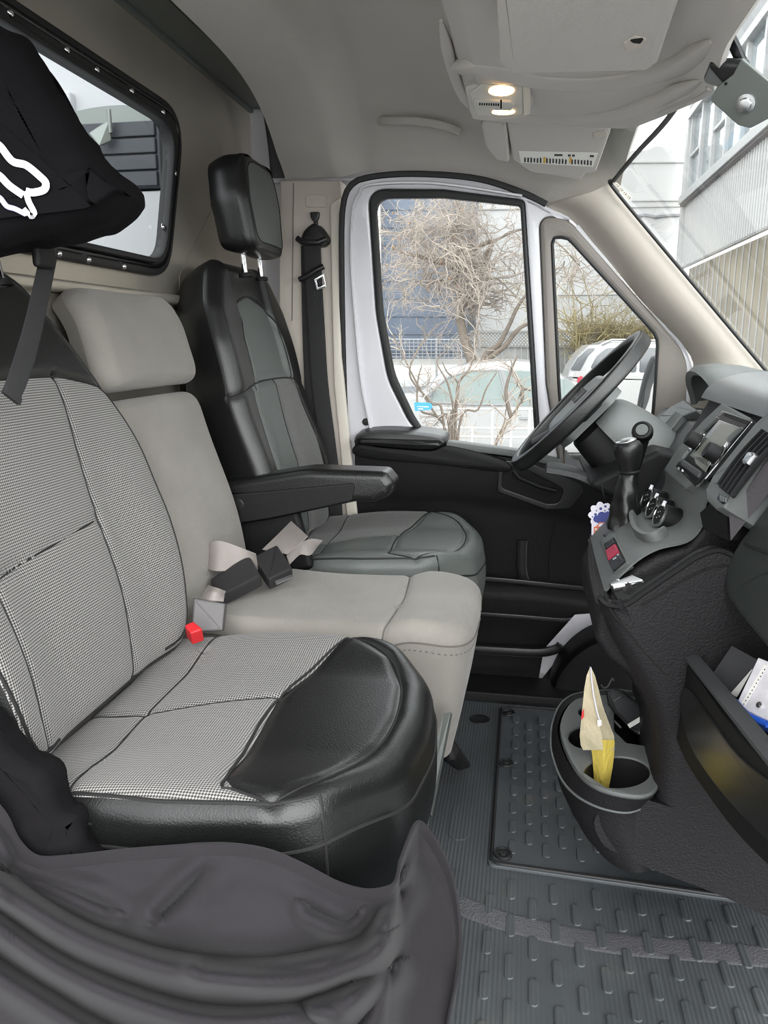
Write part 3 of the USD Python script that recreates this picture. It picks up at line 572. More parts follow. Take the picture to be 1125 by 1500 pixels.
obj('front_foot', hull([(at(655, 1082, Y=1.56), .012), (at(660, 1104, Y=1.56), .022), (at(684, 1120, Y=1.64), .008), (at(672, 1122, Y=1.60), .010)], 10), M['black'], mst)

# ---- driver's seat
ds = thing('bucket_seat', 'far driver seat in black and grey green leather with armrest and raised headrest', 'car seat')
DC = bucket_cushion(ds, (-.335, 1.865, .508), M['leather_grey'], M['weave_dark'], M['leather_grey'], crown_h=.022)
def driver_back():
    O = (-.542, 1.865, .495); lean = math.radians(9.5); H = .708
    out = roundpoly([(-.215, 0), (.215, 0), (.255, .18), (.255, .34), (.25, .52), (.235, H - .10), (.16, H), (-.16, H), (-.235, H - .10), (-.25, .52), (-.255, .34), (-.255, .18)], (.05, .05, .25, .25, .2, .08, .1, .1, .08, .2, .25, .25), 8)
    ey = unit((-math.sin(lean), 0, math.cos(lean))); ez = unit((math.cos(lean), 0, math.sin(lean))); fr = (np.asarray(O), np.array([0, 1., 0]), ey, ez)
    crown = lambda x, y: .018 * smooth01((np.abs(x) - .08) / .10) * smooth01((.42 - y) / .2) + .016 * np.exp(-((y - .14) / .12)**2) - .022 * smooth01((y - .42) / .28) - .012 * smooth01((.13 - np.abs(x)) / .02) * smooth01((y - .40) / .05)
    ins = [(-.145, .40), (-.14, .52), (-.10, .60), (0, .625), (.10, .60), (.14, .52), (.145, .40)]
    sh = [(-.30, .385), (-.145, .415), (0, .42), (.145, .415), (.30, .385)]
    v1 = [(-.165, .40), (-.19, .25), (-.175, 0)]; v2 = [(.165, .40), (.19, .25), (.175, 0)]; w1 = [(.0, .42), (.02, .2), (.03, 0)]; h1 = [(-.18, .19), (.02, .19)]
    P = Pillow(out, fr, crown, .036, .145, .004, .03, 140, side=lambda x, y: np.interp(y, [0, .35, .55, .75], [.135, .115, .085, .065]), grooves=[(ins, .007, .004), (sh, .007, .004), (v1, .007, .005), (v2, .007, .005), (w1, .006, .003), (h1, .006, .003)])
    g = P.base(); f_ = polysd(sh); up_, lo_ = P.cut(*g, lambda p, r, t: np.where(r > 1, .0, f_(p)) + np.where(r > 1, -1., 0))
    wx = lambda y: np.interp(y, [0, .25, .40], [.175, .19, .165])
    mid, bol = P.cut(*lo_, lambda p, r, t: np.where(r > 1, -1, wx(p[..., 1]) - np.abs(p[..., 0])))
    put(P, 'backrest_side', bol, M['leather'], ds); ins_, rim_ = P.cut(*up_, lambda p, r, t: np.where(r > 1, -1, np.interp(p[..., 1], [.38, .52, .60, .625, .7], [.158, .148, .105, .0, -.1]) - np.abs(p[..., 0])))
    put(P, 'backrest_shoulder', rim_, M['leather'], ds); put(P, 'shoulder_insert', ins_, M['leather_grey'], ds)
    a_, b_ = P.cut(*mid, lambda p, r, t: p[..., 0] - np.interp(p[..., 1], [0, .2, .42], [.03, .02, .0]))
    put(P, 'backrest_bolster', a_, M['weave_dark'], ds); put(P, 'backrest_centre', b_, M['leather_grey'], ds)
    obj('backrest_back', P.back(), M['black'], ds)
    obj('backrest_seam', join(P.line(ins), P.line(sh), P.line(v1), P.line(v2), P.line(w1, .0016), P.line(h1, .0016)), M['leather_seam'], ds)
    q = ins[1:-1]; pg = np.array(catmull(ins, 6)); 
    return P
DB = driver_back()
headrest(ds, (-.674, 1.868, 1.308), math.radians(5), M['leather'], M['leather_grey'], .132, .108, .060, ph=.062)
obj('seat_base', join(rbox((-.34, 1.87, .17), (.40, .42, .30), .02)), M['black'], ds)
obj('recliner_cover', rbox((-.55, 1.625, .575), (.15, .03, .20), .012, M=np.stack([unit((1, 0, .25)), (0, 1, 0), unit((-.25, 0, 1))], 1)), M['black'], ds)
def armrest():
    a0, a1 = at(338, 703, Y=1.615), at(582, 692, Y=1.615)
    L = np.linalg.norm(a1 - a0); ex = unit(a1 - a0); e3 = unit(np.cross(ex, (0, 1, 0))); e3 = e3 if e3[2] > 0 else -e3
    pg = Polygon(roundpoly([(-.05, -.075), (.0, -.10), (.10, -.088), (L - .09, -.055), (L - .05, -.058), (L - .016, -.046), (L, -.020), (L - .02, .008), (L * .5, .022), (.10, .012), (-.06, -.005)], (.02, .02, .1, .02, .01, .02, .02, .02, .2, .1, .02), 6))
    body = place(slab(pg, .075, .018, 5), a0 + np.array([0, .035, 0]), ex, e3, (0, -1, 0)); b = obj('armrest', body, M['leather'], ds, smooth=60)
    low = Polygon(roundpoly([(-.045, -.070), (.0, -.094), (.10, -.082), (L - .095, -.050), (L - .085, -.012), (-.04, -.028)], .008, 4))
    obj('armrest_shell', place(slab(low, .006, .003), a0 + np.array([0, -.0385, 0]), ex, e3, (0, -1, 0)), M['black'], ds)
    p = a0 + ex * .03 - e3 * .048 + np.array([0, -.044, 0])
    obj('pivot_cap', lathe([(.012, 0), (.012, .002), (.009, .003), (0, .0025)], 24, p, (0, -1, 0)), M['black_smooth'], ds)
    obj('screw', lathe([(.0025, 0), (.002, .002), (0, .002)], 10, a0 + ex * .012 - e3 * .036 + np.array([0, -.044, 0]), (0, -1, 0)), M['white'], ds)
armrest()
# ================================================================ DASHBOARD, CONSOLE, WHEEL
def ell_(cx, cy, a, b): return [(cx + a * math.cos(t), cy + b * math.sin(t)) for t in np.linspace(0, 2 * math.pi, 40, endpoint=False)]
def zq(x0, y0, f, pts): return [(x0 + a / f, y0 + b / f) for a, b in pts]
def xz(pts, y_near, y_far, bevel=.006, r=None):
    """a body with an x-z outline, running from y_far to y_near, rounded on the near side"""
    pts = np.asarray(pts, float); pg = Polygon(pts if r is None else roundpoly(pts, r, 6)); pg = pg if pg.is_valid else pg.buffer(0)
    return place(slab(pg, y_far - y_near, bevel, 3), (0, y_far, 0), (1, 0, 0), (0, 0, 1), (0, -1, 0))
da = thing('dashboard', 'black and grey dashboard with centre stack, radio, vents and lower console', 'dashboard')
# -- main bodies
core = [(.36, .905), (.352, .886), (.296, .775), (.286, .752), (.283, .715), (.262, .683), (.222, .668), (.192, .648), (.165, .618), (.145, .592), (.132, .560), (.131, .520), (.150, .49), (.19, .455), (.225, .40), (.245, .33), (.262, .2), (.275, .10), (.62, .10), (.62, .86), (.50, .935), (.42, .93)]
obj('stack_body', xz(core, 1.235, 1.585, .012, .02), M['black_grain'], da)
lip = [at(x, y, Y=1.16) for x, y in catmull([(878, 872), (890, 882), (915, 882), (945, 862), (985, 835), (1020, 812), (1050, 803), (1074, 812)], 6)]
side = [(p[0], p[2]) for p in lip]
rear = [at(x, y, Y=1.17) for x, y in catmull([(1078, 835), (1082, 876)], 2)]
rear2 = [(p[0], p[2]) for p in (at(x, y, Y=1.17) for x, y in catmull([(957, 1172), (960, 1100), (950, 1040), (925, 985), (900, 942), (884, 905), (875, 880)], 5))]
lowc = [at(x, y, Y=1.16) for x, y in catmull([(1260, 1395), (1125, 1338), (1050, 1304), (1000, 1285), (950, 1266), (905, 1245), (880, 1228), (872, 1190), (925, 1160)], 4)]
RC = .034; pr2 = np.array(rear2); tg2 = np.gradient(pr2, axis=0); nn2 = np.stack([tg2[:, 1], -tg2[:, 0]], 1); nn2 /= np.linalg.norm(nn2, axis=1, keepdims=True); nn2 *= -np.sign(nn2[:, :1] + 1e-9)
pr2 = np.vstack([pr2, [(.150, .600), (.172, .632)]]); nn2 = np.vstack([nn2, [(-.8, .6), (-.6, .8)]]); inr = pr2 - RC * nn2
shell = side[3:] + [(.40, .60), (.42, .45), (.50, .40)] + [(p[0], p[2]) for p in lowc] + [tuple(q) for q in inr[:-2]]
wrap = []
for p, n_ in zip(pr2, nn2):
    row = [(p[0] - RC * n_[0] + RC * math.sin(a) * n_[0], 1.150 + RC - RC * math.cos(a), p[1] - RC * n_[1] + RC * math.sin(a) * n_[1]) for a in np.linspace(0, math.pi / 2, 9)]
    row += [(p[0] + .022 * ((y - 1.2) / .4)**2, y, p[1]) for y in np.linspace(1.22, 1.60, 10)]
    wrap.append(row)
obj('console_rear', sheet(np.array(wrap), .006), M['black_grain'], da)
obj('console_side', xz(shell, 1.150, 1.166, .0), M['black_grain'], da)
obj('console_fill', xz(np.array([(.165, .555), (.38, .60), (.42, .45), (.50, .40), (.50, .12), (.275, .14), (.262, .26), (.25, .36), (.22, .44), (.19, .49), (.165, .53)]), 1.17, 1.24, .0), M['black_grain'], da)
obj('console_lip', tube([p + np.array([0, -.004, .0]) for p in lip], 1, 10, flat=(.005, .009), upv=(0, 0, 1)), M['black'], da)
obj('console_seam', tube([at(x, y, Y=1.149) for x, y in catmull([(940, 886), (965, 872), (1000, 850), (1040, 832), (1072, 828)], 8)], .0018, 6), M['void'], da)
obj('console_seam', tube([at(x, y, Y=1.151) for x, y in catmull([(886, 866), (893, 890), (908, 912), (925, 932), (950, 962), (975, 988)], 8)], .0018, 6), M['void'], da)
# -- grey top plate, following the top of the stack
topz = [(.299, .778), (.289, .752), (.286, .715), (.266, .688), (.224, .674), (.194, .654), (.167, .624), (.146, .597)]
T_ = catmull(topz, 5); obj('top_plate', sheet(np.array([[(x - .003, y, z + .003) for y in np.linspace(1.236, 1.575, 8)] for x, z in T_]), .003), M['dash_mid'], da)
# -- radio
rn = unit((-.884, 0, .468)); R0 = np.array([.291, 1.42, .775])
Q = lambda pts: zq(930, 560, 5.77, pts)
rd = thing('car_radio', 'radio with grey screen, two round knobs and chrome bezel in the centre stack', 'radio')
obj('bezel', face(roundpoly(Q([(285, 770), (475, 935), (545, 885), (1035, 330), (790, 195), (640, 330), (400, 590)]), 3), R0, rn, .012, .004, back=.01), M['dash_mid'], rd)
R1 = R0 + rn * .012
obj('chrome_frame', face(roundpoly(Q([(352, 715), (525, 893), (600, 820), (1003, 335), (750, 240), (620, 360)]), 2), R1, rn, .003, .0015), M['chrome'], rd)
obj('face_plate', face(roundpoly(Q([(385, 712), (522, 868), (590, 805), (985, 335), (757, 256), (630, 372)]), 2), R1 + rn * .003, rn, .002, .001), M['gloss'], rd)
R2 = R1 + rn * .005
M['screen'] = mat('radio_screen', (.235, .235, .20), .18, coat=.5)
obj('screen_surround', face(roundpoly(Q([(725, 320), (895, 385), (620, 720), (470, 628)]), 2), R2, rn, .003, .0012), M['chrome'], rd)
obj('screen', face(Q([(738, 338), (872, 388), (640, 660), (492, 622)]), R2 + rn * .003, rn, .001), M['screen'], rd)
obj('screen', face(Q([(505, 640), (690, 610), (640, 680), (600, 760), (520, 690)]), R2 + rn * .002, rn, .001), M['screen'], rd)
obj('disc_slot', face(Q([(775, 262), (985, 335), (960, 362), (755, 285)]), R2, rn, .002), M['void'], rd)
obj('button_bar', face(roundpoly(Q([(425, 660), (575, 762), (545, 815), (400, 708)]), 1.5), R2, rn, .005, .002), M['dash_grey'], rd)
obj('button_row', face(roundpoly(Q([(720, 305), (590, 420), (575, 400), (700, 295)]), 1), R2, rn, .004, .0015), M['dash_mid'], rd)
obj('button_row', face(roundpoly(Q([(925, 385), (800, 510), (770, 500), (890, 390)]), 1), R2, rn, .004, .0015), M['dash_mid'], rd)
for cx, cy in ((545, 515), (715, 625)):
    c = on(*Q([(cx, cy)])[0], R2, rn)
    k = obj('knob', lathe([(.0165, 0), (.0165, .003), (.0140, .004), (.0135, .020), (.0125, .023), (0, .0235)], 32, c, rn), M['black'], rd)
    obj('chrome_ring', lathe([(.0178, .0005), (.018, .002), (.0165, .0035)], 32, c, rn), M['chrome'], k)
for cx, cy in ((465, 572), (635, 690), (375, 735)):
    obj('button', lathe([(.003, 0), (.003, .003), (0, .0045)], 12, on(*Q([(cx, cy)])[0], R2, rn), rn), M['satin'], rd)
# -- top of the dashboard
tops = []
for y in np.linspace(.55, 1.60, 16):
    tops.append(catmull([(.352, y, .888), (.362, y, .906), (.385, y, .920), (.43, y, .930), (.50, y, .925), (.60, y, .89), (.72, y, .83)], 5))
M['dash_top'] = mat('dash_top_grey', (.15, .155, .16), .38, bump=(650, .0004, 3))
obj('top_pad', sheet(np.array(tops), .012), M['dash_top'], da)
M['pod_side'] = mat('vent_pod_side', (.045, .039, .044), .6, bump=(420, .0006, 3))
# -- passenger side vent pod
vn = unit((-.86, -.10, .50)); V0 = np.array([.275, 1.20, .765])
pod = Q([(650, 960), (720, 820), (1080, 380), (1240, 240), (1500, 420), (1130, 640), (810, 1100), (740, 1110), (655, 1030)])
obj('vent_pod', face(roundpoly(pod, 2), V0, vn, .014, .006, back=.07), M['dash_mid'], da)
obj('vent_pod_side', face(Q([(800, 1105), (1130, 645), (1500, 400), (1500, 700), (1125, 940), (812, 1335)]), np.array([.28, 1.125, .76]), unit((-.35, -1, -.05)), .004, back=.05), M['pod_side'], da)
obj('vent_pod_lower', face(Q([(655, 1030), (740, 1112), (800, 1105), (812, 1335), (600, 1240), (570, 1100)]), V0 - .01 * vn, unit((-1, -.3, -.1)), .004, back=.03), M['black'], da)
V1 = V0 + vn * .014
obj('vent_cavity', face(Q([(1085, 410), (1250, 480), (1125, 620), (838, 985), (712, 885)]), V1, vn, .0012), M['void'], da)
for k in range(5):
    t_ = k / 4.; a_ = np.array([712 + 112 * t_, 870 + 95 * t_]); b_ = np.array([1092 + 130 * t_, 405 + 80 * t_])
    L = [on(*Q([a_ * (1 - s) + b_ * s + np.array([-14, -14]) * math.sin(math.pi * s)])[0], V1 + vn * .003, vn) for s in np.linspace(0, 1, 9)]
    obj('vent_slat', tube(L, 1, 8, flat=(.0045, .0014), upv=vn), M['black_smooth'], da)
obj('vent_slider', face(roundpoly(Q([(940, 690), (1000, 605), (1045, 612), (1050, 640), (985, 715), (950, 715)]), 2), V1 + vn * .004, vn, .009, .004), M['satin'], da)
w = obj('thumbwheel_recess', face(roundpoly(Q([(725, 940), (775, 965), (790, 1010), (740, 1030), (700, 990)]), 2), V1, vn, .002, .001), M['gloss'], da)
for k in range(4): obj('thumbwheel_rib', face(Q([(728 + 16 * k, 958 + 6 * k), (736 + 16 * k, 961 + 6 * k), (738 + 14 * k, 1010 + 4 * k), (730 + 14 * k, 1008 + 4 * k)]), V1 + vn * .002, vn, .003, .001), M['dash_mid'], da)
M['lid'] = mat('glovebox_black', (.026, .030, .029), .5, bump=(420, .0005, 2))
# -- passenger side: glovebox lid, lower trough
gp = np.array([.345, 1.0, .70])
obj('passenger_panel', xz([(.36, .90), (.35, .80), (.36, .66), (.40, .56), (.44, .50), (.46, .30), (.62, .30), (.62, .88)], .46, 1.24, .01, .02), M['black'], da)
obj('glovebox_lid', face(roundpoly([(1150, 735), (1105, 790), (1081, 830), (1077, 850), (1083, 878), (1103, 905), (1150, 960), (1300, 1000), (1300, 760)], 6), gp, unit((-1, -.12, .15)), .02, .009, back=.03), M['lid'], da)
obj('glovebox_seam', tube([on(x, y, gp, unit((-1, -.12, .15))) + np.array([-.0225, 0, 0]) for x, y in ((1115, 798), (1125, 803), (1150, 812))], .0018, 6), M['void'], da)
# lower open bin under the passenger side
bn = unit((-1, -.0, .05)); B0 = np.array([.262, 1.05, .45])
bin_ = thing('open_storage_bin', 'black curved storage bin open at the foot of the passenger side', 'storage bin')
obj('front_wall', face(catmull([(1000, 955), (988, 966), (980, 985), (985, 1047), (1008, 1113), (1044, 1168), (1079, 1214), (1125, 1262), (1200, 1330), (1330, 1430), (1330, 1240), (1125, 1113)], 5, True), B0, bn, .006, .004, back=.022), M['black'], bin_)
ip = catmull([(1012, 1010), (1000, 1020), (1004, 1060), (1020, 1105), (1055, 1155), (1095, 1200), (1150, 1250), (1230, 1310), (1230, 1220), (1100, 1120), (1050, 1060)], 5, True)
M['bin_gloss'] = mat('bin_inner_gloss', (.014, .0135, .013), .22)
obj('front_panel', face(ip, B0 + .006 * bn, bn, .004, .003), M['bin_gloss'], bin_)
rimA = [on(x, y, B0 + .006 * bn, bn) for x, y in resample([(999, 954), (1040, 1006), (1125, 1113), (1230, 1245)], 20)]
obj('rim', tube([p + np.array([.006, 0, .002]) for p in rimA], 1, 8, flat=(.005, .011), upv=(-.3, 0, 1)), M['dash_grey'], bin_)
obj('bin_floor', face([(1010, 960), (1300, 1290), (1300, 1000), (1060, 930)], np.array([.35, 1.0, .50]), unit((-.25, 0, 1)), .006, back=.03), M['black'], bin_)
obj('end_wall', xz([(.255, .525), (.30, .53), (.40, .47), (.40, .30), (.255, .32)], 1.17, 1.19, .003), M['black'], bin_)
# -- driver's side dashboard
obj('driver_panel', xz([(.365, .83), (.335, .79), (.29, .735), (.27, .68), (.30, .60), (.40, .50), (.62, .45), (.62, .80), (.5, .83)], 1.56, 2.13, .01, .02), M['dash_grey'], da)
col = unit((.742, 0, -.671)); WC = np.array([.146, 1.85, .843])
hood = []
for x, dz, hw in ((.392, .000, .150), (.398, .008, .155), (.43, .012, .16), (.48, .008, .165), (.56, -.010, .17), (.66, -.04, .18)):
    th = np.linspace(0, np.pi, 25); hood.append(np.stack([np.full(25, x) + .035 * (1 - np.sin(th)), 1.90 + hw * -np.sign(np.cos(th)) * np.abs(np.cos(th))**.9, .845 + dz + .078 * np.sin(th)**.8], 1))
obj('cluster_hood', sheet(np.array(hood), .016, flip=True), M['dash_mid'], da)
th = np.linspace(0, np.pi, 25)
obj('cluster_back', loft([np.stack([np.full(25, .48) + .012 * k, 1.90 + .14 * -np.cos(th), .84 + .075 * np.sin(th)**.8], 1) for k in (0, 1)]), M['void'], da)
for yy in (1.84, 1.96): obj('cluster_dial', lathe([(.045, 0), (.047, .006), (.041, .004), (0, .003)], 32, (.472, yy, .868), (-1, 0, .2)), M['gloss'], da)
pn = unit((-.8, -.05, .6))
V2 = np.array([.362, 2.06, .85]); Qv = lambda pts: zq(930, 560, 5.77, pts)
obj('side_vent_pod', face(roundpoly(Qv([(185, 400), (240, 300), (340, 215), (440, 165), (520, 230), (560, 260), (430, 310), (290, 460)]), 3), V2, pn, .01, .005, back=.10), M['dash_mid'], da)
obj('side_vent_cavity', face(Qv([(345, 250), (405, 280), (280, 440), (215, 395)]), V2 + .01 * pn, pn, .001), M['void'], da)
for k in range(5):
    t_ = (k + .5) / 5.; a_ = np.array([215 + 65 * t_, 395 + 42 * t_]); b_ = np.array([345 + 60 * t_, 252 + 28 * t_])
    obj('vent_slat', tube([on(*Qv([q])[0], V2 + .013 * pn, pn) for q in (a_, (a_ + b_) / 2, b_)], 1, 6, flat=(.003, .0012), upv=pn), M['dash_mid'], da)
obj('side_panel_cover', face(catmull([(976, 648), (984, 625), (1000, 612), (1018, 605), (1034, 603), (1030, 622), (1012, 645), (996, 668), (982, 668)], 6, True), np.array([.352, 1.92, .81]), unit((-.8, -.25, .5)), .012, .008, back=.04), M['dash_top'], da)

# ---- A-pillar loudspeaker grille
sg = face(roundpoly([(1034, 541), (1052, 541), (1068, 552), (1080, 566), (1070, 575), (1040, 560)], 5), np.array([.45, 2.09, .93]), unit((-.35, -1, .15)), .004, .002)
obj('speaker_grille', sg, M['beige'], ap)
dots = [lathe([(.0017, 0), (0, .0006)], 6, on(1044 + i * 3.6 + j * 1.2, 549 + j * 2.4 + i * 1.4, np.array([.45, 2.09, .93]), unit((-.35, -1, .15))) + .0042 * unit((-.35, -1, .15)), unit((-.35, -1, .15))) for i in range(6) for j in range(4)]
obj('grille_holes', join(*dots), M['greige'], ap, kind='stuff')

# ---- climate knobs and their bay
cl = thing('climate_panel', 'row of three black climate knobs with chrome rings below the radio', 'control panel')
kx = unit((-.93, -.12, .36))
obj('bay', face(roundpoly(zq(840, 700, 3.947, [(360, 200), (480, 60), (560, 60), (640, 150), (560, 300), (440, 380), (400, 410), (356, 290)]), 4), np.array([.285, 1.42, .70]), unit((-.75, 0, .66)), .003, .002), M['dash_grey'], cl)
for i, (cx, cy) in enumerate(((945, 728), (952.5, 741), (963, 753))):
    y = (1.497, 1.43, 1.363)[i]; c = at(cx, cy, Y=y); b = c - kx * .034
    k = obj('knob', lathe([(.0235, 0), (.0225, .010), (.0215, .026), (.0205, .031), (0, .0312)], 36, b, kx), M['black'], cl)
    obj('chrome_ring', lathe([(.0212, .0265), (.0226, .029), (.0222, .032), (.0195, .033), (.0185, .0315)], 36, b, kx), M['chrome'], k)
    e1, e2, _ = basis(kx); obj('pointer', rbox(b + kx * .0315 - e1 * -.0 + e2 * .021, (.003, .006, .010), .001, M=np.stack([e1, kx, e2], 1)), M['white'], k)
    obj('symbol', join(*[rbox(b + kx * .0316 + e1 * dx + e2 * dz, (.0035, .0022, .0008), .0003, M=np.stack([e1, e2, kx], 1)) for dx, dz in ((-.008, .003), (0, .006), (.006, -.002), (-.003, -.006))]), M['satin'], k)
tpm = grid(np.array([[(x - .003, y, z + .003) for y in np.linspace(1.236, 1.575, 8)] for x, z in T_])); tray_ray = trimesh.ray.ray_triangle.RayMeshIntersector(tpm)
def onplate(px, py):
    d = unit(ray(px, py)); l_, _, t_ = tray_ray.intersects_location([EYE], [d], multiple_hits=False); n_ = tpm.face_normals[t_[0]]; return l_[0], n_ * np.sign(n_[2])
wl_ = [onplate(*q) for q in catmull([(930, 757), (931, 772), (938, 787), (952, 795), (966, 793), (976, 787)], 6)]
obj('tray_wall', tube([p + n_ * .006 for p, n_ in wl_], 1, 10, flat=(.014, .005), upv=wl_[0][1]), M['dash_mid'], cl)

# ---- hazard switch panel
hz = thing('hazard_switch_panel', 'small switch panel with a red hazard button at the rear of the console', 'switch panel')
H0, hn = onplate(897, 820); Qh = lambda pts: zq(840, 700, 3.947, pts)
obj('surround', face(roundpoly(Qh([(160, 372), (246, 318), (330, 500), (238, 565)]), 3), H0, hn, .006, .003, back=.02), M['dash_mid'], hz)
obj('socket', face(roundpoly(Qh([(178, 388), (238, 345), (305, 484), (236, 545)]), 1.5), H0 + .006 * hn, hn, .0015), M['void'], hz)
M['red'] = mat('red_button', (.42, .022, .06), .35)
for nm, q, mm in (('button', [(184, 392), (236, 355), (246, 384), (192, 422)], 'black_smooth'), ('red_button', [(193, 426), (247, 387), (268, 436), (207, 484)], 'red'), ('button', [(210, 489), (270, 440), (298, 482), (237, 538)], 'black_smooth')):
    obj(nm, face(roundpoly(Qh(q), .8), H0 + .0075 * hn, hn, .004, .0015), M[mm], hz)
obj('symbol', join(*[face(Qh([(a, b), (a + 8, b - 6), (a + 11, b + 1), (a + 3, b + 7)]), H0 + .0116 * hn, hn, .0004) for a, b in ((227, 468), (238, 462), (252, 443))]), M['white'], hz)

# ---- gear lever
gl_ = thing('gear_lever', 'gear lever with rounded black knob, silver cap and gathered leather boot', 'gear lever')
gb, gt = at(913, 772, Y=1.50), at(921, 692, Y=1.50)
secs = []
for k, t_ in enumerate(np.linspace(0, 1, 22)):
    c = gb * (1 - t_) + gt * t_; th = np.linspace(0, 2 * np.pi, 48, endpoint=False); rr = (.026 * (1 - t_)**.8 + .018) * (1 + .08 * np.cos(5 * th + 6 * t_) * (1 - t_ * .5) + .03 * math.sin(22 * t_))
    secs.append(np.stack([c[0] + rr * .75 * np.cos(th), c[1] + rr * np.sin(th), np.full(48, c[2])], 1))
obj('boot', loft(secs), M['leather'], gl_, smooth=60)
obj('boot_base', lathe([(.050, -.05), (.048, -.02), (.042, .002), (.03, .006)], 36, gb - np.array([-.004, 0, .004]), (-.35, 0, 1)), M['leather'], gl_)
kc = at(921, 668, Y=1.50); ka = unit((-.12, 0, 1))
obj('knob', lathe([(.012, -.030), (.018, -.027), (.0205, -.016), (.0245, -.002), (.0265, .010), (.0255, .020), (.021, .027), (.012, .031), (0, .032)], 36, kc, ka), M['leather'], gl_)
obj('cap', place(trimesh.creation.icosphere(3, 1.0).apply_scale((.020, .022, .0055)), kc + ka * .0285 + np.array([-.004, 0, 0]), unit((1, 0, .25)), (0, 1, 0), unit((-.25, 0, 1))), M['satin'], gl_)
obj('collar', lathe([(.018, 0), (.0195, .004), (.017, .008)], 28, kc - ka * .034, ka), M['black'], gl_)

# ---- steering wheel and column
sw = thing('steering_wheel', 'black leather steering wheel with lettered hub in front of the driver seat', 'steering wheel')
wu, wn_, wy = unit((.671, 0, .742)), unit((-.742, 0, .671)), np.array([0, 1., 0])
th = np.linspace(0, 2 * np.pi, 96, endpoint=False); RW = .195
rim = WC + wn_ * .028 + RW * (np.cos(th)[:, None] * wu + np.sin(th)[:, None] * wy)
obj('rim', tube(rim, 1, 18, True, flat=(.0165, .0135), upv=wn_), M['leather'], sw)
def wl(a, b, c): return WC + a * wu + b * wy + c * wn_
hubpg = roundpoly([(-.095, -.05), (-.07, -.085), (.05, -.095), (.082, -.06), (.082, .06), (.05, .095), (-.07, .085), (-.095, .05)], .03, 8)
obj('hub', place(slab(Polygon(hubpg), .055, .018, 4), WC - wn_ * .018, wu, wy, -wn_ * -1), M['dash_mid'], sw)
for a0, b0, a1, b1 in ((.0, -.07, .035, -.185), (.0, .07, .035, .185), (-.05, -.05, -.155, -.105), (-.05, .05, -.155, .105)):
    obj('spoke', hull([(wl(a0 + .022, b0, .0), .010), (wl(a0 - .022, b0, .0), .010), (wl(a1 + .012, b1, .026), .009), (wl(a1 - .012, b1, .026), .009)], 12), M['black'], sw)
obj('thumb_pad', hull([(wl(.02, -.09, .014), .006), (wl(.0, -.09, .014), .006), (wl(.035, -.165, .03), .006), (wl(.02, -.165, .03), .006)], 10), M['satin'], sw)
tx = meshkit.text_mesh('RAM', .036, .003, True); tx.apply_translation((-tx.bounds.mean(0)[0], -tx.bounds.mean(0)[1], 0))
obj('lettering', place(tx, wl(.012, 0, .0372), -wy, wu, wn_), M['black_smooth'], sw)
sc = thing('steering_column', 'dark steering column shroud with control stalks behind the wheel', 'steering column')
csec = []
for t_, hw, hh, up_ in ((0.02, .05, .045, 0), (.035, .075, .062, 0), (.09, .085, .07, .0), (.16, .09, .075, .005), (.24, .09, .075, .01)):
    q = np.linspace(0, 2 * np.pi, 40, endpoint=False); c = WC + col * t_ + wu * (up_ - .015)
    csec.append(c + (np.sign(np.cos(q)) * np.abs(np.cos(q))**.6)[:, None] * hh * wu + (np.sign(np.sin(q)) * np.abs(np.sin(q))**.6)[:, None] * hw * wy)
obj('shroud', loft(csec), M['black'], sc)
ups = []
for t_, hw, hh in ((.03, .065, .05), (.045, .088, .068), (.10, .10, .085), (.17, .10, .095), (.23, .09, .09)):
    q = np.linspace(-.1, np.pi + .1, 30); c = WC + col * t_ + wu * .0
    ups.append(c + (np.sin(q)**1 * hh)[:, None] * wu + (np.cos(q) * hw)[:, None] * wy)
ups = np.array(ups); ups = np.array([catmull(ups[:, k], 5) for k in range(30)])
obj('upper_shroud', sheet(ups, .006, flip=True), M['dash_mid'], sc)
s1 = at(906, 716, Y=1.63); s0 = at(941, 630, Y=1.60)
obj('stalk', tube(catmull([at(908, 735, Y=1.68), at(922, 700, Y=1.645), at(932, 668, Y=1.615), at(939, 642, Y=1.595)], 6), np.linspace(.013, .0165, 19), 18), M['black'], sc)
sa = unit(at(943, 625, Y=1.57) - at(938, 648, Y=1.60)); 
obj('stalk_knob', lathe([(.017, -.016), (.0195, -.012), (.0200, .004), (.0185, .008), (.014, .0095), (.013, .008), (0, .008)], 32, at(941, 632, Y=1.585), unit((-.25, -.82, .5))), M['black'], sc)
obj('stalk_button', lathe([(.012, .008), (.0118, .0095), (0, .0095)], 28, at(941, 632, Y=1.585), unit((-.25, -.82, .5))), M['dash_mid'], sc)
obj('stalk_ring', lathe([(.0202, -.003), (.0208, -.001), (.0202, .001)], 32, at(941, 632, Y=1.585), unit((-.25, -.82, .5))), M['gloss'], sc)
lowp = [at(x, y, Y=1.80) for x, y in catmull([(800, 684), (825, 688), (850, 695), (878, 710)], 6)]
obj('lower_edge', tube(lowp, 1, 10, flat=(.010, .05), upv=(-.3, 0, 1)), M['dash_grey'], sc)
obj('knee_panel', xz([(.13, .70), (.20, .67), (.30, .62), (.36, .52), (.45, .52), (.40, .75), (.28, .78)], 1.66, 2.05, .012, .02), M['black'], sc)

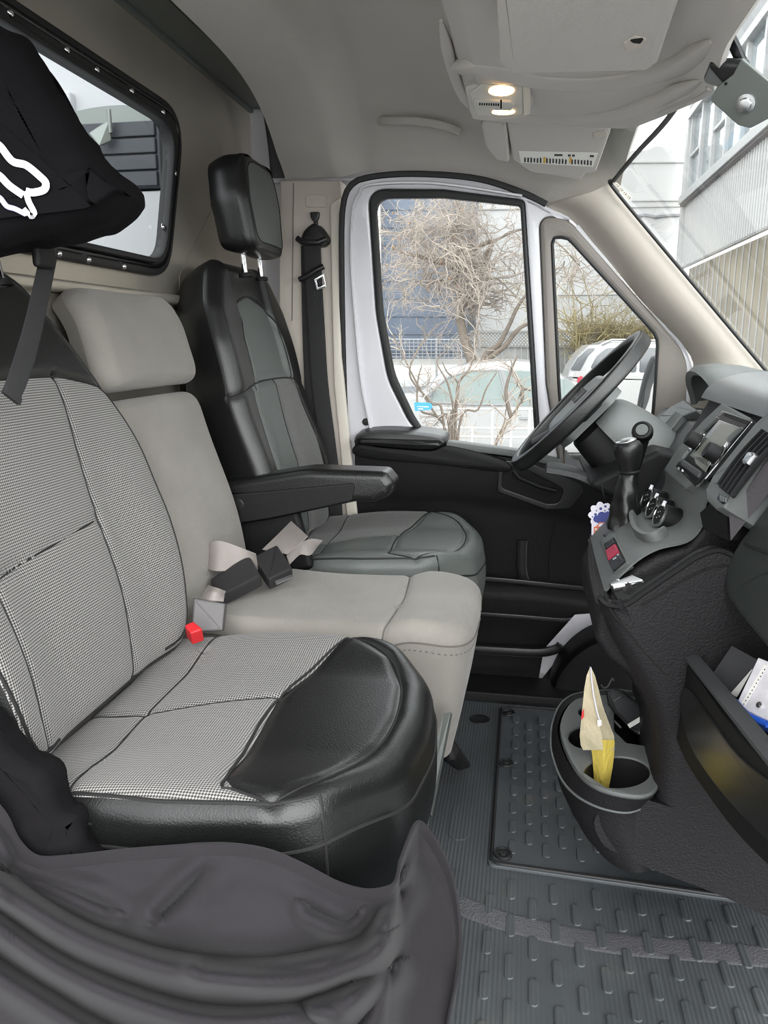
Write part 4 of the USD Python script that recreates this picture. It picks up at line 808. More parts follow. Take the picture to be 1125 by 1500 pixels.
# ---- lower console cup holder
ch = thing('cup_holder', 'rounded cup holder tray projecting from the foot of the console with grey rim', 'cup holder')
def zpl(pts, z): return np.array([at(x, y, Z=z)[:2] for x, y in pts])
rimq = catmull([(817, 1073), (818.5, 1057), (826, 1040), (838, 1028), (853, 1023), (880, 1020), (915, 1020), (950, 1030), (972, 1060), (980, 1105), (968, 1155), (945, 1171), (905, 1168), (868, 1155), (841, 1131), (824, 1099)], 8, True)
lipq = catmull([(807, 1081), (810, 1058), (819, 1036), (834, 1022), (853, 1016), (880, 1013), (915, 1013), (955, 1025), (980, 1060), (984, 1110), (962, 1166), (927, 1190), (887, 1187), (849, 1170), (823, 1144), (809, 1107)], 8, True)
ovl, lpl = zpl(rimq, .300), zpl(lipq, .268); oc = np.array([.285, 1.31]); bsec = [np.c_[ovl, np.full(len(ovl), .300)], np.c_[lpl * .5 + ovl * .5, np.full(len(ovl), .288)], np.c_[lpl, np.full(len(ovl), .268)]]
for z, s_ in ((.262, .985), (.235, .96), (.20, .88), (.17, .79), (.15, .70)): bsec.append(np.c_[oc + (lpl - oc) * [s_, s_ * .28 + .70], np.full(len(ovl), z)])
obj('bowl', loft(bsec[::-1], cap=True) if False else join(loft(bsec[::-1], cap=False), slab(Polygon(bsec[-1][:, :2]), .004).apply_translation((0, 0, .15))), M['black_grain'], ch)
c1, c2, c3 = (Polygon(zpl(ell_(*q), .305)) for q in ((904, 1131, 48, 23), (858, 1080, 25, 16), (868, 1043, 20, 10)))
slot = Polygon(zpl(roundpoly([(900, 1036), (955, 1040), (966, 1080), (956, 1094), (918, 1088), (900, 1070)], 8), .305))
ovp = Polygon(ovl).buffer(-.004)
hol = c1.union(c2).union(c3).union(slot)
obj('rim_plate', slab(ovp.difference(hol), .010, .004).apply_translation((0, 0, .296)), M['dash_mid'], ch)
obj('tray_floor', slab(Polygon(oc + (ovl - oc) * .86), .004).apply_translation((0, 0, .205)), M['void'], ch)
for c in (c1, c2, c3):
    e = np.array(c.exterior.coords)[:-1]; m_ = np.array(c.centroid.coords)[0]
    obj('cup_well', grid(np.array([np.c_[m_ + (e - m_) * s_, np.full(len(e), z)] for s_, z in ((1.0, .302), (.97, .27), (.92, .222), (.02, .220))]), closev=True), M['black_smooth'], ch)
obj('grey_band', tube(np.c_[lpl, np.full(len(lpl), .270)], 1, 8, flat=(.0020, .0022), closed=True), M['dash_mid'], ch)
for cx, cy in ((934, 1140), (838, 1085)):
    b_ = at(cx, cy, Z=.245); obj('cup_ball', trimesh.creation.icosphere(3, .014).apply_translation(b_), M['black_smooth'], ch)
# foot of the console running to the floor
obj('console_foot', xz([(.275, .30), (.285, .10), (.32, .045), (.38, .02), (.52, .0), (.62, .0), (.62, .4), (.40, .42), (.28, .45)], 1.34, 1.50, .03, .03), M['black_grain'], da)
# ================================================================ OVERHEAD: console, lamp, visors, handle, mirror bracket
oh = thing('overhead_console', 'moulded grey overhead shelf unit above the windscreen', 'overhead console')
xs_ = np.array([-.150, -.146, -.132, -.10, -.04, .03, .10, .16, .205, .238]); zs_ = np.array([1.56, 1.50, 1.462, 1.437, 1.425, 1.412, 1.398, 1.385, 1.366, 1.330])
def ohz(px, py, dz=0.):
    """point on the underside of the shelf seen at a pixel"""
    d = ray(px, py); t = .2
    for _ in range(60):
        p = EYE + d * t; e = np.interp(p[0], xs_[2:], zs_[2:]) + dz - p[2]; t += e / max(d[2], .05) * .6
    return EYE + d * t
bd = np.array([ohz(x, y) for x, y in catmull([(690, 168), (720, 177), (800, 182), (880, 187), (924, 187), (957, 176), (977, 168), (1034, 143), (1052, 128)], 6)])
u_ = np.linspace(0, 9, 70); xx, zz = np.interp(u_, range(10), xs_), np.interp(u_, range(10), zs_); o_b = np.argsort(bd[:, 0]); yf = np.interp(xx, bd[o_b, 0], bd[o_b, 1]); yf = np.where(xx < -.12, yf - .3 * (-.12 - xx), yf)
S = []
for k in range(47):
    s = k / 40.
    yy_ = .47 + (yf - .47) * s; xq = np.where(xx > .2, .2 + (xx - .2) * (.6 + .4 * smooth01((yy_ - 1.06) / .18)), xx)
    if s <= 1: S.append(np.stack([xq, yy_, np.interp(xq, xs_[2:], zs_[2:]) if False else np.where(xx > .2, np.interp(xq, xs_, zs_), zz)], 1))
    else: a = (s - 1) / .15; S.append(np.stack([xx - .0 * a, yf + .016 * math.sin(min(a, .7) / .7 * math.pi / 2), zz + .016 * (1 - math.cos(min(a, .7) / .7 * math.pi / 2)) + .05 * max(0, a - .7)], 1))
obj('shelf', sheet(np.array(S), .010, flip=False), M['console_grey'], oh)
for pts, fl_ in (([(668, 100), (678, 97), (740, 103), (800, 116), (880, 118), (960, 106), (1010, 86), (1045, 60)], (.010, .021)), ([(706, 166), (760, 169), (840, 172), (915, 163), (980, 140), (1030, 118)], (.008, .019)), ([(646, 30), (660, 90), (674, 130), (690, 160)], (.007, .010))):
    q_ = catmull(pts, 8); tp = np.minimum(1, .25 + np.minimum(np.arange(len(q_)), np.arange(len(q_))[::-1]) / 7.)
    obj('rib', tube([ohz(x, y, .003) for x, y in q_], tp, 16, flat=fl_, upv=(0, .25, 1)), M['console_grey'], oh)
dl = thing('dome_lamp', 'lit cabin lamp with two warm bulbs and a central switch in the overhead unit', 'lamp')
L0 = ohz(727, 146, -.012); ln = unit((-.35, -.5, -.8)); M['lamp_body'] = mat('lamp_housing', (.50, .49, .45), .35)
obj('housing', face(roundpoly([(682, 120), (722, 116), (774, 122), (775, 168), (720, 173), (694, 170)], (8, 4, 6, 6, 4, 8)), L0, ln, .010, .005, (), (0, 1, 0), .02), M['console_grey'], dl)
L1 = L0 + ln * .010
obj('lens', face(roundpoly([(689, 134), (706, 121), (766, 124), (767, 167), (700, 168)], 4), L1, ln, .004, .002, (), (0, 1, 0)), M['lamp_body'], dl)
M['bulb'] = usdkit.material(stage, '/World/Looks/lit_bulb', {'e': ('emission', {'color': (1.0, .62, .30), 'strength': 3.4})}, [], surface='e.emission')
ell = lambda cx, cy, a, b: [(cx + a * math.cos(t), cy + b * math.sin(t)) for t in np.linspace(0, 2 * math.pi, 24, endpoint=False)]
obj('bulb', face(ell(735, 132, 19, 7.5), L1 + ln * .004, ln, .004, .002, (), (0, 1, 0)), M['bulb'], dl, 'lit warm bulb')
obj('bulb', face(ell(738, 163, 17, 4), L1 + ln * .004, ln, .004, .002, (), (0, 1, 0)), M['bulb'], dl, 'lit warm bulb')
obj('switch', face(roundpoly([(695, 143), (750, 146), (756, 152), (750, 159), (700, 157), (694, 150)], 3), L1 + ln * .004, ln, .006, .002, (), (0, 1, 0)), M['lamp_body'], dl)
obj('switch_gap', face([(733, 146), (735, 146), (735, 159), (733, 159)], L1 + ln * .0101, ln, .0005, 0, (), (0, 1, 0)), M['void'], dl)
for k in range(9): obj('switch_slot', face([(702 + k * 3.4, 150.6 + k * .12), (703.8 + k * 3.4, 150.7 + k * .12), (703.8 + k * 3.4, 154 + k * .12), (702 + k * 3.4, 153.9 + k * .12)], L1 + ln * .0101, ln, .0005, 0, (), (0, 1, 0)), M['void'], dl)
obj('side_clip', face(roundpoly([(766, 123), (777, 122), (777, 166), (768, 168)], 2), L1, ln, .003, .001, (), (0, 1, 0)), M['cream'], dl)

pv = thing('passenger_sun_visor', 'large grey sun visor folded up above the near seat', 'sun visor')
vp, vn2 = np.array([.05, 1.08, 1.362]), unit((-.05, -.12, -1))
obj('panel', face(roundpoly([(722, -120), (732, 88), (752, 103), (948, 98), (964, 86), (1000, -20), (1010, -120)], (4, 14, 10, 10, 8, 6, 4)), vp, vn2, .006, .005, (), (0, 1, 0), .022), M['console_grey'], pv)
obj('clip_recess', face(roundpoly([(912, 62), (930, 52), (948, 56), (940, 68), (918, 74)], 3), vp + vn2 * .006, vn2, .0015, .001, (), (0, 1, 0)), M['beige'], pv)
obj('clip_hole', face(roundpoly([(922, 58), (944, 55), (938, 63), (928, 62)], 2), vp + vn2 * .0075, vn2, .001, 0, (), (0, 1, 0)), M['void'], pv)
dv = thing('driver_sun_visor', 'grey sun visor with a white printed warning label above the driver door', 'sun visor')
wp, wn3 = np.array([.05, 1.90, 1.425]), unit((-.15, -.5, -.85))
obj('panel', face(roundpoly([(742, 176), (896, 186), (873, 250), (858, 252), (852, 261), (778, 250), (752, 232)], (4, 5, 5, 2, 4, 16, 14)), wp, wn3, .006, .005, (), (0, 1, 0), .018), M['console_grey'], dv)
obj('mount', face(roundpoly([(704, 172), (742, 178), (747, 234), (728, 230), (712, 210)], (6, 3, 3, 10, 10)), wp + wn3 * .002, wn3, .010, .006, (), (0, 1, 0), .02), M['console_grey'], dv)
lp = wp + wn3 * .006
M['label_white'] = mat('label_paper', (.74, .73, .69), .6); M['ink'] = mat('label_ink', (.05, .05, .055), .7); M['amber'] = mat('label_amber', (.62, .40, .08), .6)
lb = obj('warning_label', face([(760, 221), (876, 224), (869, 244), (763, 238)], lp, wn3, .0008, 0, (), (0, 1, 0)), M['label_white'], dv, 'white printed label')
rows = []; rs = random.Random(3)
for k in range(22):
    x = 768 + k * 4.6
    if k in (6, 14): continue
    rows.append(face([(x, 231 + k * .22 - rs.random() * 2), (x + 2.4, 231 + k * .22), (x + 2.0, 238 + k * .2), (x - .4, 238 + k * .2 - rs.random() * 2)], lp + wn3 * .0008, wn3, .0003, 0, (), (0, 1, 0)))
rows += [face([(x, 224 + (x - 760) * .03), (x + w_, 224 + (x + w_ - 760) * .03), (x + w_, 227 + (x - 760) * .03), (x, 227 + (x - 760) * .03)], lp + wn3 * .0008, wn3, .0003, 0, (), (0, 1, 0)) for x, w_ in ((812, 12), (832, 4), (838, 4), (864, 6))]
obj('small_print', join(*rows), M['ink'], lb); [obj('amber_mark', face([(x, 230), (x + 3.5, 230), (x + 3, 239), (x - .5, 239)], lp + wn3 * .0008, wn3, .0004, 0, (), (0, 1, 0)), M['amber'], lb) for x in (796, 834)]
obj('clip', face(roundpoly([(868, 194), (888, 190), (890, 197), (872, 202)], 2), lp, wn3, .002, .001, (), (0, 1, 0)), M['beige'], dv)

gh = thing('grab_handle', 'moulded grab handle recessed in the headliner above the driver door', 'grab handle')
hp = [at(x, y, Y=2.055) + np.array([0, o, 0]) for x, y, o in ((556, 174, .02), (566, 177, .0), (585, 179, -.012), (610, 180, -.016), (640, 184, -.012), (660, 188, .0), (669, 189, .02))]
obj('grip', tube(catmull(hp, 6), 1, 14, flat=(.010, .010)), M['headliner'], gh)
obj('recess_plate', face(roundpoly([(548, 170), (600, 168), (660, 176), (676, 186), (668, 194), (600, 184), (552, 180)], 4), np.array([0, 2.085, 1.54]), unit((0, -.75, -.66)), .003, .002, (), (0, 0, 1), .02), M['greige'], gh)

mb = thing('mirror_bracket', 'dark grey metal bracket plate with a bolt at the top of the windscreen', 'bracket')
bp, bn2 = np.array([.215, 1.12, 1.37]), unit((-.45, -.72, -.5))
obj('plate', face(roundpoly([(1088, 84), (1140, 128), (1150, 160), (1100, 187), (1082, 182), (1042, 146), (1050, 128), (1075, 108)], (3, 3, 3, 8, 8, 3, 3, 3)), bp, bn2, .004, .0015), M['zinc'], mb)
bc = on(1094, 150, bp, bn2) + bn2 * .004
obj('bolt', join(lathe([(.0125, 0), (.012, .002), (.008, .003)], 24, bc, bn2), lathe([(.0088, .002), (.0085, .008), (.006, .0095), (0, .0095)], 6, bc, bn2)), M['satin'], mb)
obj('rivet_hole', lathe([(.002, 0), (.002, .0006), (0, .0006)], 12, on(1065, 121, bp, bn2) + bn2 * .004, bn2), M['void'], mb)
obj('arm', hull([(on(1085, 100, bp, bn2) - bn2 * .01, .008), (on(1068, 128, bp, bn2) - bn2 * .012, .008), (ohz(1040, 118) + np.array([0, 0, .004]), .008), (ohz(1048, 100) + np.array([0, 0, .004]), .008)], 10), M['black_smooth'], mb)
obj('frit_band', tube(catmull([at(1088, -60, Y=1.0) + np.array([.012, 0, 0]), at(1068, 20, Y=1.09) + np.array([.006, 0, 0]), at(1066, 42, Y=1.12), at(1078, 72, Y=1.14), at(1092, 100, Y=1.14), at(1108, 120, Y=1.13)], 6), 1, 10, flat=(.006, .006)), M['gloss'], mb)

st = thing('windscreen_sticker', 'small pale printed sticker in the lower corner of the windscreen glass', 'sticker')
sp = [at(x, y, Y=2.02) for x, y in ((897, 268), (903, 267), (926, 289), (922, 295))]
sn = unit(np.cross(sp[1] - sp[0], sp[3] - sp[0])); sn = sn if sn[1] < 0 else -sn
obj('paper', loft([np.array(sp), np.array(sp) + sn * .001]), M['cream'], st, smooth=False)
bars = []
for k in range(12):
    a = np.array(sp[0]) * (1 - k / 12.5) + np.array(sp[3]) * (k / 12.5); b = np.array(sp[1]) * (1 - k / 12.5) + np.array(sp[2]) * (k / 12.5); d_ = (np.array(sp[3]) - sp[0]) / 12.5
    p0, p1 = a + (b - a) * .2 + d_ * .3, a + (b - a) * .8 + d_ * .3; ww = d_ * (.25 + .4 * ((k * 7) % 3) / 2)
    bars.append(loft([np.array([p0, p1, p1 + ww, p0 + ww]) + sn * .0011, np.array([p0, p1, p1 + ww, p0 + ww]) + sn * .0014]))
obj('printed_bars', join(*bars), M['greige'], st, smooth=False)

# ================================================================ BELTS
M['web_black'] = mat('black_webbing', (.012, .012, .013), .7, bump=(900, .0006, 2)); M['web_beige'] = mat('beige_webbing', (.24, .215, .20), .6, bump=(900, .0006, 2)); M['clay'] = mat('warm_grey_plastic', (.085, .08, .081), .55)
M['buckle'] = mat('scuffed_black_plastic', (.018, .017, .018), .42, bump=(260, .0005, 4))
db = thing('driver_seat_belt', 'black driver seat belt hanging from the beige door pillar', 'seat belt')
bq = lambda x, y, o: on(x, y, Pb, nb) + nb * o
obj('upper_bolt', join(face(roundpoly([(455, 311), (469, 311), (468, 320), (463, 327), (457, 321)], 2), Pb + nb * .021, nb, .012, .004), face([(460, 324), (466, 324), (466, 333), (460, 333)], Pb + nb * .021, nb, .005, .002)), M['black_smooth'], db)
obj('guide_ring', face(catmull([(444, 352), (448, 340), (457, 331), (464, 329), (474, 334), (482, 346), (484, 354), (478, 362), (462, 363), (446, 361)], 5, True), Pb + nb * .024, nb, .03, .012), M['black_smooth'], db)
obj('guide_roll', tube([bq(443, 352, .05), bq(452, 358, .056), (bq(474, 358, .056)), bq(484, 353, .05)], .008, 12), M['black_smooth'], db)
web = catmull([bq(464, 360, .048), bq(466, 420, .044), bq(469, 480, .04), bq(474, 560, .04), bq(484, 640, .04), bq(492, 700, .045), bq(497, 760, .05)], 8)
obj('webbing', tube(web, 1, 8, flat=(.024, .0012), upv=(1, 0, 0)), M['web_black'], db)
obj('webbing', tube(catmull([bq(457, 362, .034), bq(458, 470, .03), bq(462, 580, .03), bq(470, 680, .03), bq(476, 760, .035)], 8), 1, 8, flat=(.022, .0012), upv=(1, 0, 0)), M['web_black'], db)
obj('tongue', face(roundpoly([(460, 409), (475, 400), (478, 421), (464, 425)], 2), Pb + nb * .052, nb, .003, .001, holes=[roundpoly([(464, 411), (473, 405), (475, 417), (466, 421)], 1.5)]), M['chrome'], db)
obj('tongue_cover', tube([bq(446, 411, .052), bq(458, 406, .054), bq(470, 398, .054), bq(481, 392, .05)], .0075, 10), M['black_smooth'], db)

lbt = thing('lap_belt', 'beige lap belt loops with two black buckles lying on the middle seat', 'seat belt')
zw = .528
def wz(x, y, z): return at(x, y, Z=z)
def band(rows, n=6):
    G_ = [resample(catmull([at(240 + x / 2.163, 700 + y / 2.163, Z=z) for x, y, z in r], 6), 24) for r in rows]
    G_ = np.array(G_); G_ = np.array([catmull(G_[:, k], 3) for k in range(24)])
    obj('webbing', sheet(G_, .0014), M['web_beige'], lbt, smooth=60)
band([[(108, 285, .565), (122, 232, .60), (165, 200, .625), (225, 214, .615), (292, 240, .60)], [(106, 262, .56), (120, 280, .57), (165, 296, .575), (225, 292, .57), (300, 290, .56)]])
band([[(104, 292, .55), (150, 305, .545), (215, 300, .54), (270, 300, .54)], [(140, 270, .55), (175, 265, .55), (230, 262, .55), (290, 262, .55)]])
band([[(312, 228, .585), (360, 182, .60), (404, 138, .615)], [(392, 243, .58), (425, 215, .595), (457, 186, .61)]])
band([[(388, 248, .572), (425, 212, .585), (462, 194, .588), (502, 197, .578)], [(398, 276, .560), (430, 244, .565), (462, 246, .56), (482, 222, .563)]])
bN = unit((.05, -.42, .9))
def block(name, q, z, h, bev, m): return obj(name, face(roundpoly(q, 4), wz(*np.mean(q, 0), z), bN, h, bev, (), (0, 1, 0), .012), m, lbt)
block('buckle', [(308, 856), (366, 818), (384, 851), (326, 880)], .556, .014, .006, M['buckle']); block('buckle', [(371, 822), (407, 804), (430, 840), (394, 857)], .566, .013, .005, M['buckle'])
obj('tongue', face([(403, 853), (428, 843), (430, 847), (405, 857)], wz(416, 850, .562), bN, .004, .001, (), (0, 1, 0)), M['satin'], lbt)
bs = thing('belt_buckle_stalk', 'grey belt stalk with red release button between near and middle seats', 'belt buckle')
sN = unit((.25, -.9, .35))
obj('sleeve', face(roundpoly([(284, 876), (331, 884), (327, 924), (281, 926)], 2), wz(306, 900, .545), sN, .010, .004, back=.02), M['clay'], bs)
G_ = np.array([resample([at(x, y, Z=z) for x, y, z in r], 12) for r in ([(292, 880, .56), (300, 866, .572), (306, 858, .575)], [(310, 880, .566), (314, 868, .58), (318, 862, .582)], [(327, 882, .56), (328, 870, .568), (330, 866, .57)])])
obj('webbing', sheet(np.array([catmull(G_[:, k], 4) for k in range(12)]), .0014), M['web_beige'], bs)
M['red_plastic'] = mat('red_release_button', (.42, .014, .018), .4)
obj('release_button', face(roundpoly([(270, 920), (284, 914), (299, 926), (280, 933)], 3), wz(284, 924, .545), unit((.15, -.5, .85)), .008, .003, (), (0, 1, 0), .02), M['red_plastic'], bs, 'red release button')

# ================================================================ CLOTHS
M['jacket'] = mat('black_sweat_cloth', (.0045, .004, .0048), .9, spec=.12, bump=(800, .0005, 2)); M['skirt'] = mat('charcoal_cloth', (.0125, .0112, .0130), .8, spec=.22, sheen=.06, bump=(800, .0004, 2))
jk = thing('jacket', 'black jacket with a white outlined print hung over the near headrest', 'jacket')
jo = catmull([(-230, -60), (-80, -20), (0, 36), (38, 62), (72, 108), (104, 172), (130, 216), (165, 252), (194, 282), (184, 300), (150, 330), (100, 347), (40, 356), (-40, 372), (-160, 400), (-260, 300), (-280, 100)], 8, True)
jP, jn = np.array([-.62, .88, 1.25]), unit((.35, -.93, -.05))
jm = face(resample(jo, 150, True), jP, jn, .05, .045, back=.10)
for _ in range(3):
    e = jm.edges_unique_length; jm = TM(*trimesh.remesh.subdivide_to_size(jm.vertices, jm.faces, .02)); break
jm.merge_vertices(); nrm = meshkit.arrays(jm, True)[2]; V = np.array(jm.vertices)
fold = meshkit.fbm(V * [9, 9, 16] + 3.1, 3) - .5
jm = TM(V + nrm * (fold * .035)[:, None], jm.faces)
obj('body', jm, M['jacket'], jk, smooth=True)
import scipy.spatial as _sp
jray = trimesh.ray.ray_triangle.RayMeshIntersector(jm)
def onjs(q):
    D = np.array([unit(ray(*p)) for p in q]); loc, idx, _ = jray.intersects_location(np.tile(EYE, (len(D), 1)), D, multiple_hits=True); out = []
    for k, p in enumerate(q):
        h = loc[idx == k]; out.append(h[np.argmin(np.linalg.norm(h - EYE, axis=1))] - D[k] * .003 if len(h) else on(*p, jP + jn * .055, jn))
    return np.array(out)
M['print_white'] = mat('white_print', (.78, .77, .82), .6); M['print_lilac'] = mat('lilac_print', (.50, .48, .72), .6)
def ribbon(pts, w, m, nm):
    q_ = resample(catmull(pts, 8), 50); P = onjs(q_); obj(nm, tube(P, 1, 6, flat=(w, .0012), upv=np.cross(jn, np.gradient(np.array(P), axis=0))), m, jk)
ribbon([(-12, 208), (0, 214), (18, 236), (38, 242), (58, 258), (67, 268), (64, 278), (48, 282), (38, 280)], .0042, M['print_white'], 'print_outline')
ribbon([(-12, 252), (0, 258), (14, 272), (34, 286)], .0042, M['print_white'], 'print_outline')
ribbon([(38, 280), (42, 295), (50, 312), (44, 316), (34, 306)], .0034, M['print_white'], 'print_outline')
ribbon([(-10, 286), (0, 290), (10, 302), (22, 306), (38, 314)], .0030, M['print_lilac'], 'print_shadow')
strap = catmull([at(72, 372, X=-.650), at(62, 420, X=-.640), at(46, 490, X=-.625), at(28, 550, X=-.612), at(14, 584, X=-.610)], 8)
ss = thing('hanging_strap', 'black webbing strap hanging down the front of the near backrest', 'strap')
obj('webbing', tube(strap, 1, 8, flat=(.013, .0012), upv=(.2, 1, 0)), M['web_black'], ss); obj('hem_fold', tube(strap[-4:] + np.array([.003, 0, 0]), 1, 8, flat=(.0132, .0012), upv=(.2, 1, 0)), M['web_black'], ss)
obj('buckle', rbox(at(64, 376, X=-.640), (.012, .04, .03), .005), M['black'], ss)

sk_ = thing('fabric_skirt', 'charcoal fabric skirt with stitched hem draped round the nearest seat base', 'fabric cover')
Hm = [(-90, 1090, .62), (-40, 1150, .62), (0, 1192, .622), (22, 1236, .622), (55, 1262, .624), (110, 1260, .63), (180, 1252, .634), (260, 1246, .637), (330, 1243, .638), (390, 1251, .64), (440, 1272, .645), (490, 1298, .655), (530, 1310, .67), (560, 1308, .685), (578, 1297, .70), (588, 1262, .73), (606, 1216, .775), (618, 1214, .79), (640, 1246, .79), (660, 1296, .785), (671, 1360, .775), (671, 1420, .765), (660, 1480, .755), (645, 1560, .75)]
Bt = [(-100, 1700, .54), (-40, 1700, .54), (0, 1700, .54), (40, 1700, .54), (80, 1700, .54), (130, 1700, .545), (200, 1700, .55), (270, 1700, .555), (330, 1700, .56), (380, 1700, .565), (430, 1700, .575), (470, 1700, .59), (500, 1700, .61), (520, 1700, .625), (535, 1700, .64), (550, 1700, .67), (565, 1700, .69), (580, 1700, .70), (595, 1690, .71), (610, 1680, .72), (620, 1680, .725), (625, 1680, .73), (630, 1680, .735), (632, 1680, .74)]
Hc, Bc = resample(catmull(Hm, 10), 260), resample(catmull(Bt, 10), 260)
Hc = catmull(Hm, 11); Bc = catmull(Bt, 11)
vv = np.linspace(0, 1, 130)[:, None, None]; vv = vv**1.05
PX = Hc[None] * (1 - vv) + Bc[None] * vv
folds = [([(305, 1266), (270, 1306), (236, 1338)], 12, .012), ([(-60, 1235), (0, 1276), (60, 1312), (124, 1348), (205, 1380), (280, 1397), (386, 1403), (470, 1390), (530, 1368), (575, 1305)], 17, .030), ([(-60, 1292), (0, 1334), (93, 1398), (187, 1440), (299, 1472), (398, 1472), (480, 1455), (560, 1420)], 15, .026),
         ([(-60, 1360), (0, 1402), (80, 1452), (160, 1500), (260, 1540), (400, 1545)], 18, .026), ([(585, 1300), (580, 1380), (560, 1440), (520, 1500)], 14, .026), ([(300, 1415), (400, 1425), (480, 1416), (560, 1370)], 12, .014), ([(455, 1330), (500, 1350), (520, 1340)], 10, .010), ([(20, 1275), (90, 1300), (160, 1330)], 10, .009), ([(470, 1500), (440, 1470), (500, 1440)], 10, .012)]
disp = np.zeros(PX.shape[:2])
for line, w_, A in folds:
    L = catmull(np.array(line, float), 5); best = np.full(disp.shape, 1e9); sg = np.zeros(disp.shape)
    for a, b in zip(L[:-1], L[1:]):
        ab = b - a; q = PX[..., :2] - a; tt = np.clip((q @ ab) / (ab @ ab), 0, 1); d = np.linalg.norm(q - tt[..., None] * ab, axis=-1); c = (ab[0] * q[..., 1] - ab[1] * q[..., 0]) / np.linalg.norm(ab)
        up = d < best; best = np.where(up, d, best); sg = np.where(up, c, sg)
    t_ = best * np.sign(sg) / w_
    disp += A * (np.exp(-((t_ - 1.5) / 1.2)**2) * .9 - np.exp(-(t_ / .75)**2) * .8 + .25 * np.exp(-((t_ + 2.2) / 1.6)**2))
fade = smooth01(vv[..., 0] / .10)
disp = disp * fade + (meshkit.fbm(np.concatenate([PX[..., :2] / 130., np.zeros(PX.shape[:2] + (1,))], -1), 3) - .5) * .02 * fade
SK = np.array([[at(p[0], p[1], Y=p[2] - d_) for p, d_ in zip(r, dr)] for r, dr in zip(PX, disp)])
obj('cloth', sheet(SK, .0025, flip=True), M['skirt'], sk_, smooth=True)
hemw = np.array([at(p[0], p[1], Y=p[2] - .003) for p in Hc]); hem2 = SK[4]
obj('hem', tube(hemw, 1, 8, flat=(.007, .0022), upv=hem2 - hemw + 1e-6), M['skirt'], sk_)
sti = [tube([SK[8, i] - np.array([0, .0016, 0]), SK[8, i + 1] * .6 + SK[8, i] * .4 - np.array([0, .0016, 0])], .0007, 5) for i in range(22, 250, 1) if i < SK.shape[1] - 1]
obj('hem_stitching', join(*sti), M['leather_seam'], sk_, kind='stuff')
slv = face(resample(catmull([(-60, 1030), (0, 1072), (28, 1108), (70, 1128), (84, 1160), (96, 1186), (118, 1192), (128, 1228), (152, 1256), (70, 1270), (20, 1245), (-60, 1180)], 6, True), 90, True), np.array([-.47, .655, .5]), unit((.25, -.95, .2)), .015, .014, back=.03)
slv = TM(*trimesh.remesh.subdivide_to_size(slv.vertices, slv.faces, .02)); slv.merge_vertices(); nrm = meshkit.arrays(slv, True)[2]
slv = TM(slv.vertices + nrm * ((meshkit.fbm(np.array(slv.vertices) * 22, 3) - .5) * .02)[:, None], slv.faces)
obj('bunched_end', slv, M['jacket'], sk_, smooth=True)

# ================================================================ DRIVER'S FLOOR MAT AND SMALL THINGS
fm = thing('floor_mat', 'loose black rubber driver floor mat with raised studs and a rolled edge', 'floor mat')
mp = Polygon(roundpoly([(-.035, 1.325), (.62, 1.30), (.62, 2.0), (-.035, 2.0)], .015))
obj('sheet', slab(mp, .007, .003), M['mat'], fm)
e_ = np.array(mp.buffer(-.007).exterior.coords)[:-1]
obj('rolled_edge', tube(np.c_[resample(e_, 160, True), np.full(160, .0070)], .0042, 8, True), M['rubber'], fm)
ms = [pill(.017, .044, .0035, .012 + i * .0335, 1.385 + j * .068 + (.034 if i % 2 else 0), .007) for i in range(16) for j in range(9) if 1.385 + j * .068 + (.034 if i % 2 else 0) < 1.96]
obj('studs', join(*ms), M['mat'], fm, kind='stuff')
for x, y in ((-.008, 1.96), (-.008, 1.70), (-.006, 1.36)):
    obj('mat_fixing', join(lathe([(.019, .008), (.018, .012), (.014, .012), (.013, .009), (.009, .009), (.008, .012), (0, .012)], 28, (x, y, 0))), M['rubber'], fm)

at_tag = thing('air_freshener', 'white scalloped card with blue cloud and orange truck hanging by the console', 'air freshener')
fp, fn_ = at(882, 762, Y=1.60), unit((-.45, -.85, .25)); Qt = lambda pts: zq(840, 700, 3.947, pts)
cloud = lambda c, R, n, k, ph=0: [(c[0] + (R + k * abs(math.sin(n * t / 2 + ph))) * math.cos(t), c[1] + (R + k * abs(math.sin(n * t / 2 + ph))) * math.sin(t)) for t in np.linspace(0, 2 * math.pi, 100, endpoint=False)]
from shapely.ops import unary_union
card = unary_union([Polygon(cloud((165, 215), 62, 9, 16)), Polygon([(112, 230), (200, 230), (190, 335), (110, 335)]).buffer(4)])
cq = Qt(list(card.exterior.coords)[:-1])
M['card'] = mat('white_card', (.74, .72, .80), .5); M['card_blue'] = mat('blue_print', (.045, .06, .26), .5); M['card_orange'] = mat('orange_print', (.66, .17, .07), .5)
obj('card', face(cq, fp, fn_, .002), M['card'], at_tag)
blue = unary_union([Point(135, 238).buffer(20), Point(165, 222).buffer(26), Point(200, 218).buffer(24), Point(222, 232).buffer(14), Polygon([(115, 240), (235, 225), (230, 262), (140, 262)])])
obj('cloud_print', face(Qt(list(blue.exterior.coords)[:-1]), fp + fn_ * .002, fn_, .0004), M['card_blue'], at_tag)
tr = obj('truck_print', face(Qt([(118, 328), (118, 284), (132, 280), (150, 258), (190, 256), (186, 330)]), fp + fn_ * .0025, fn_, .0004), M['card_orange'], at_tag)
obj('truck_window', face(Qt([(142, 280), (153, 264), (178, 262), (176, 282)]), fp + fn_ * .003, fn_, .0003), M['card'], tr); obj('truck_lamp', join(face(Qt([(124, 292), (136, 291), (136, 302), (124, 303)]), fp + fn_ * .003, fn_, .0003), face(Qt([(150, 296), (172, 294), (172, 306), (150, 308)]), fp + fn_ * .003, fn_, .0003)), M['label_white'], tr)
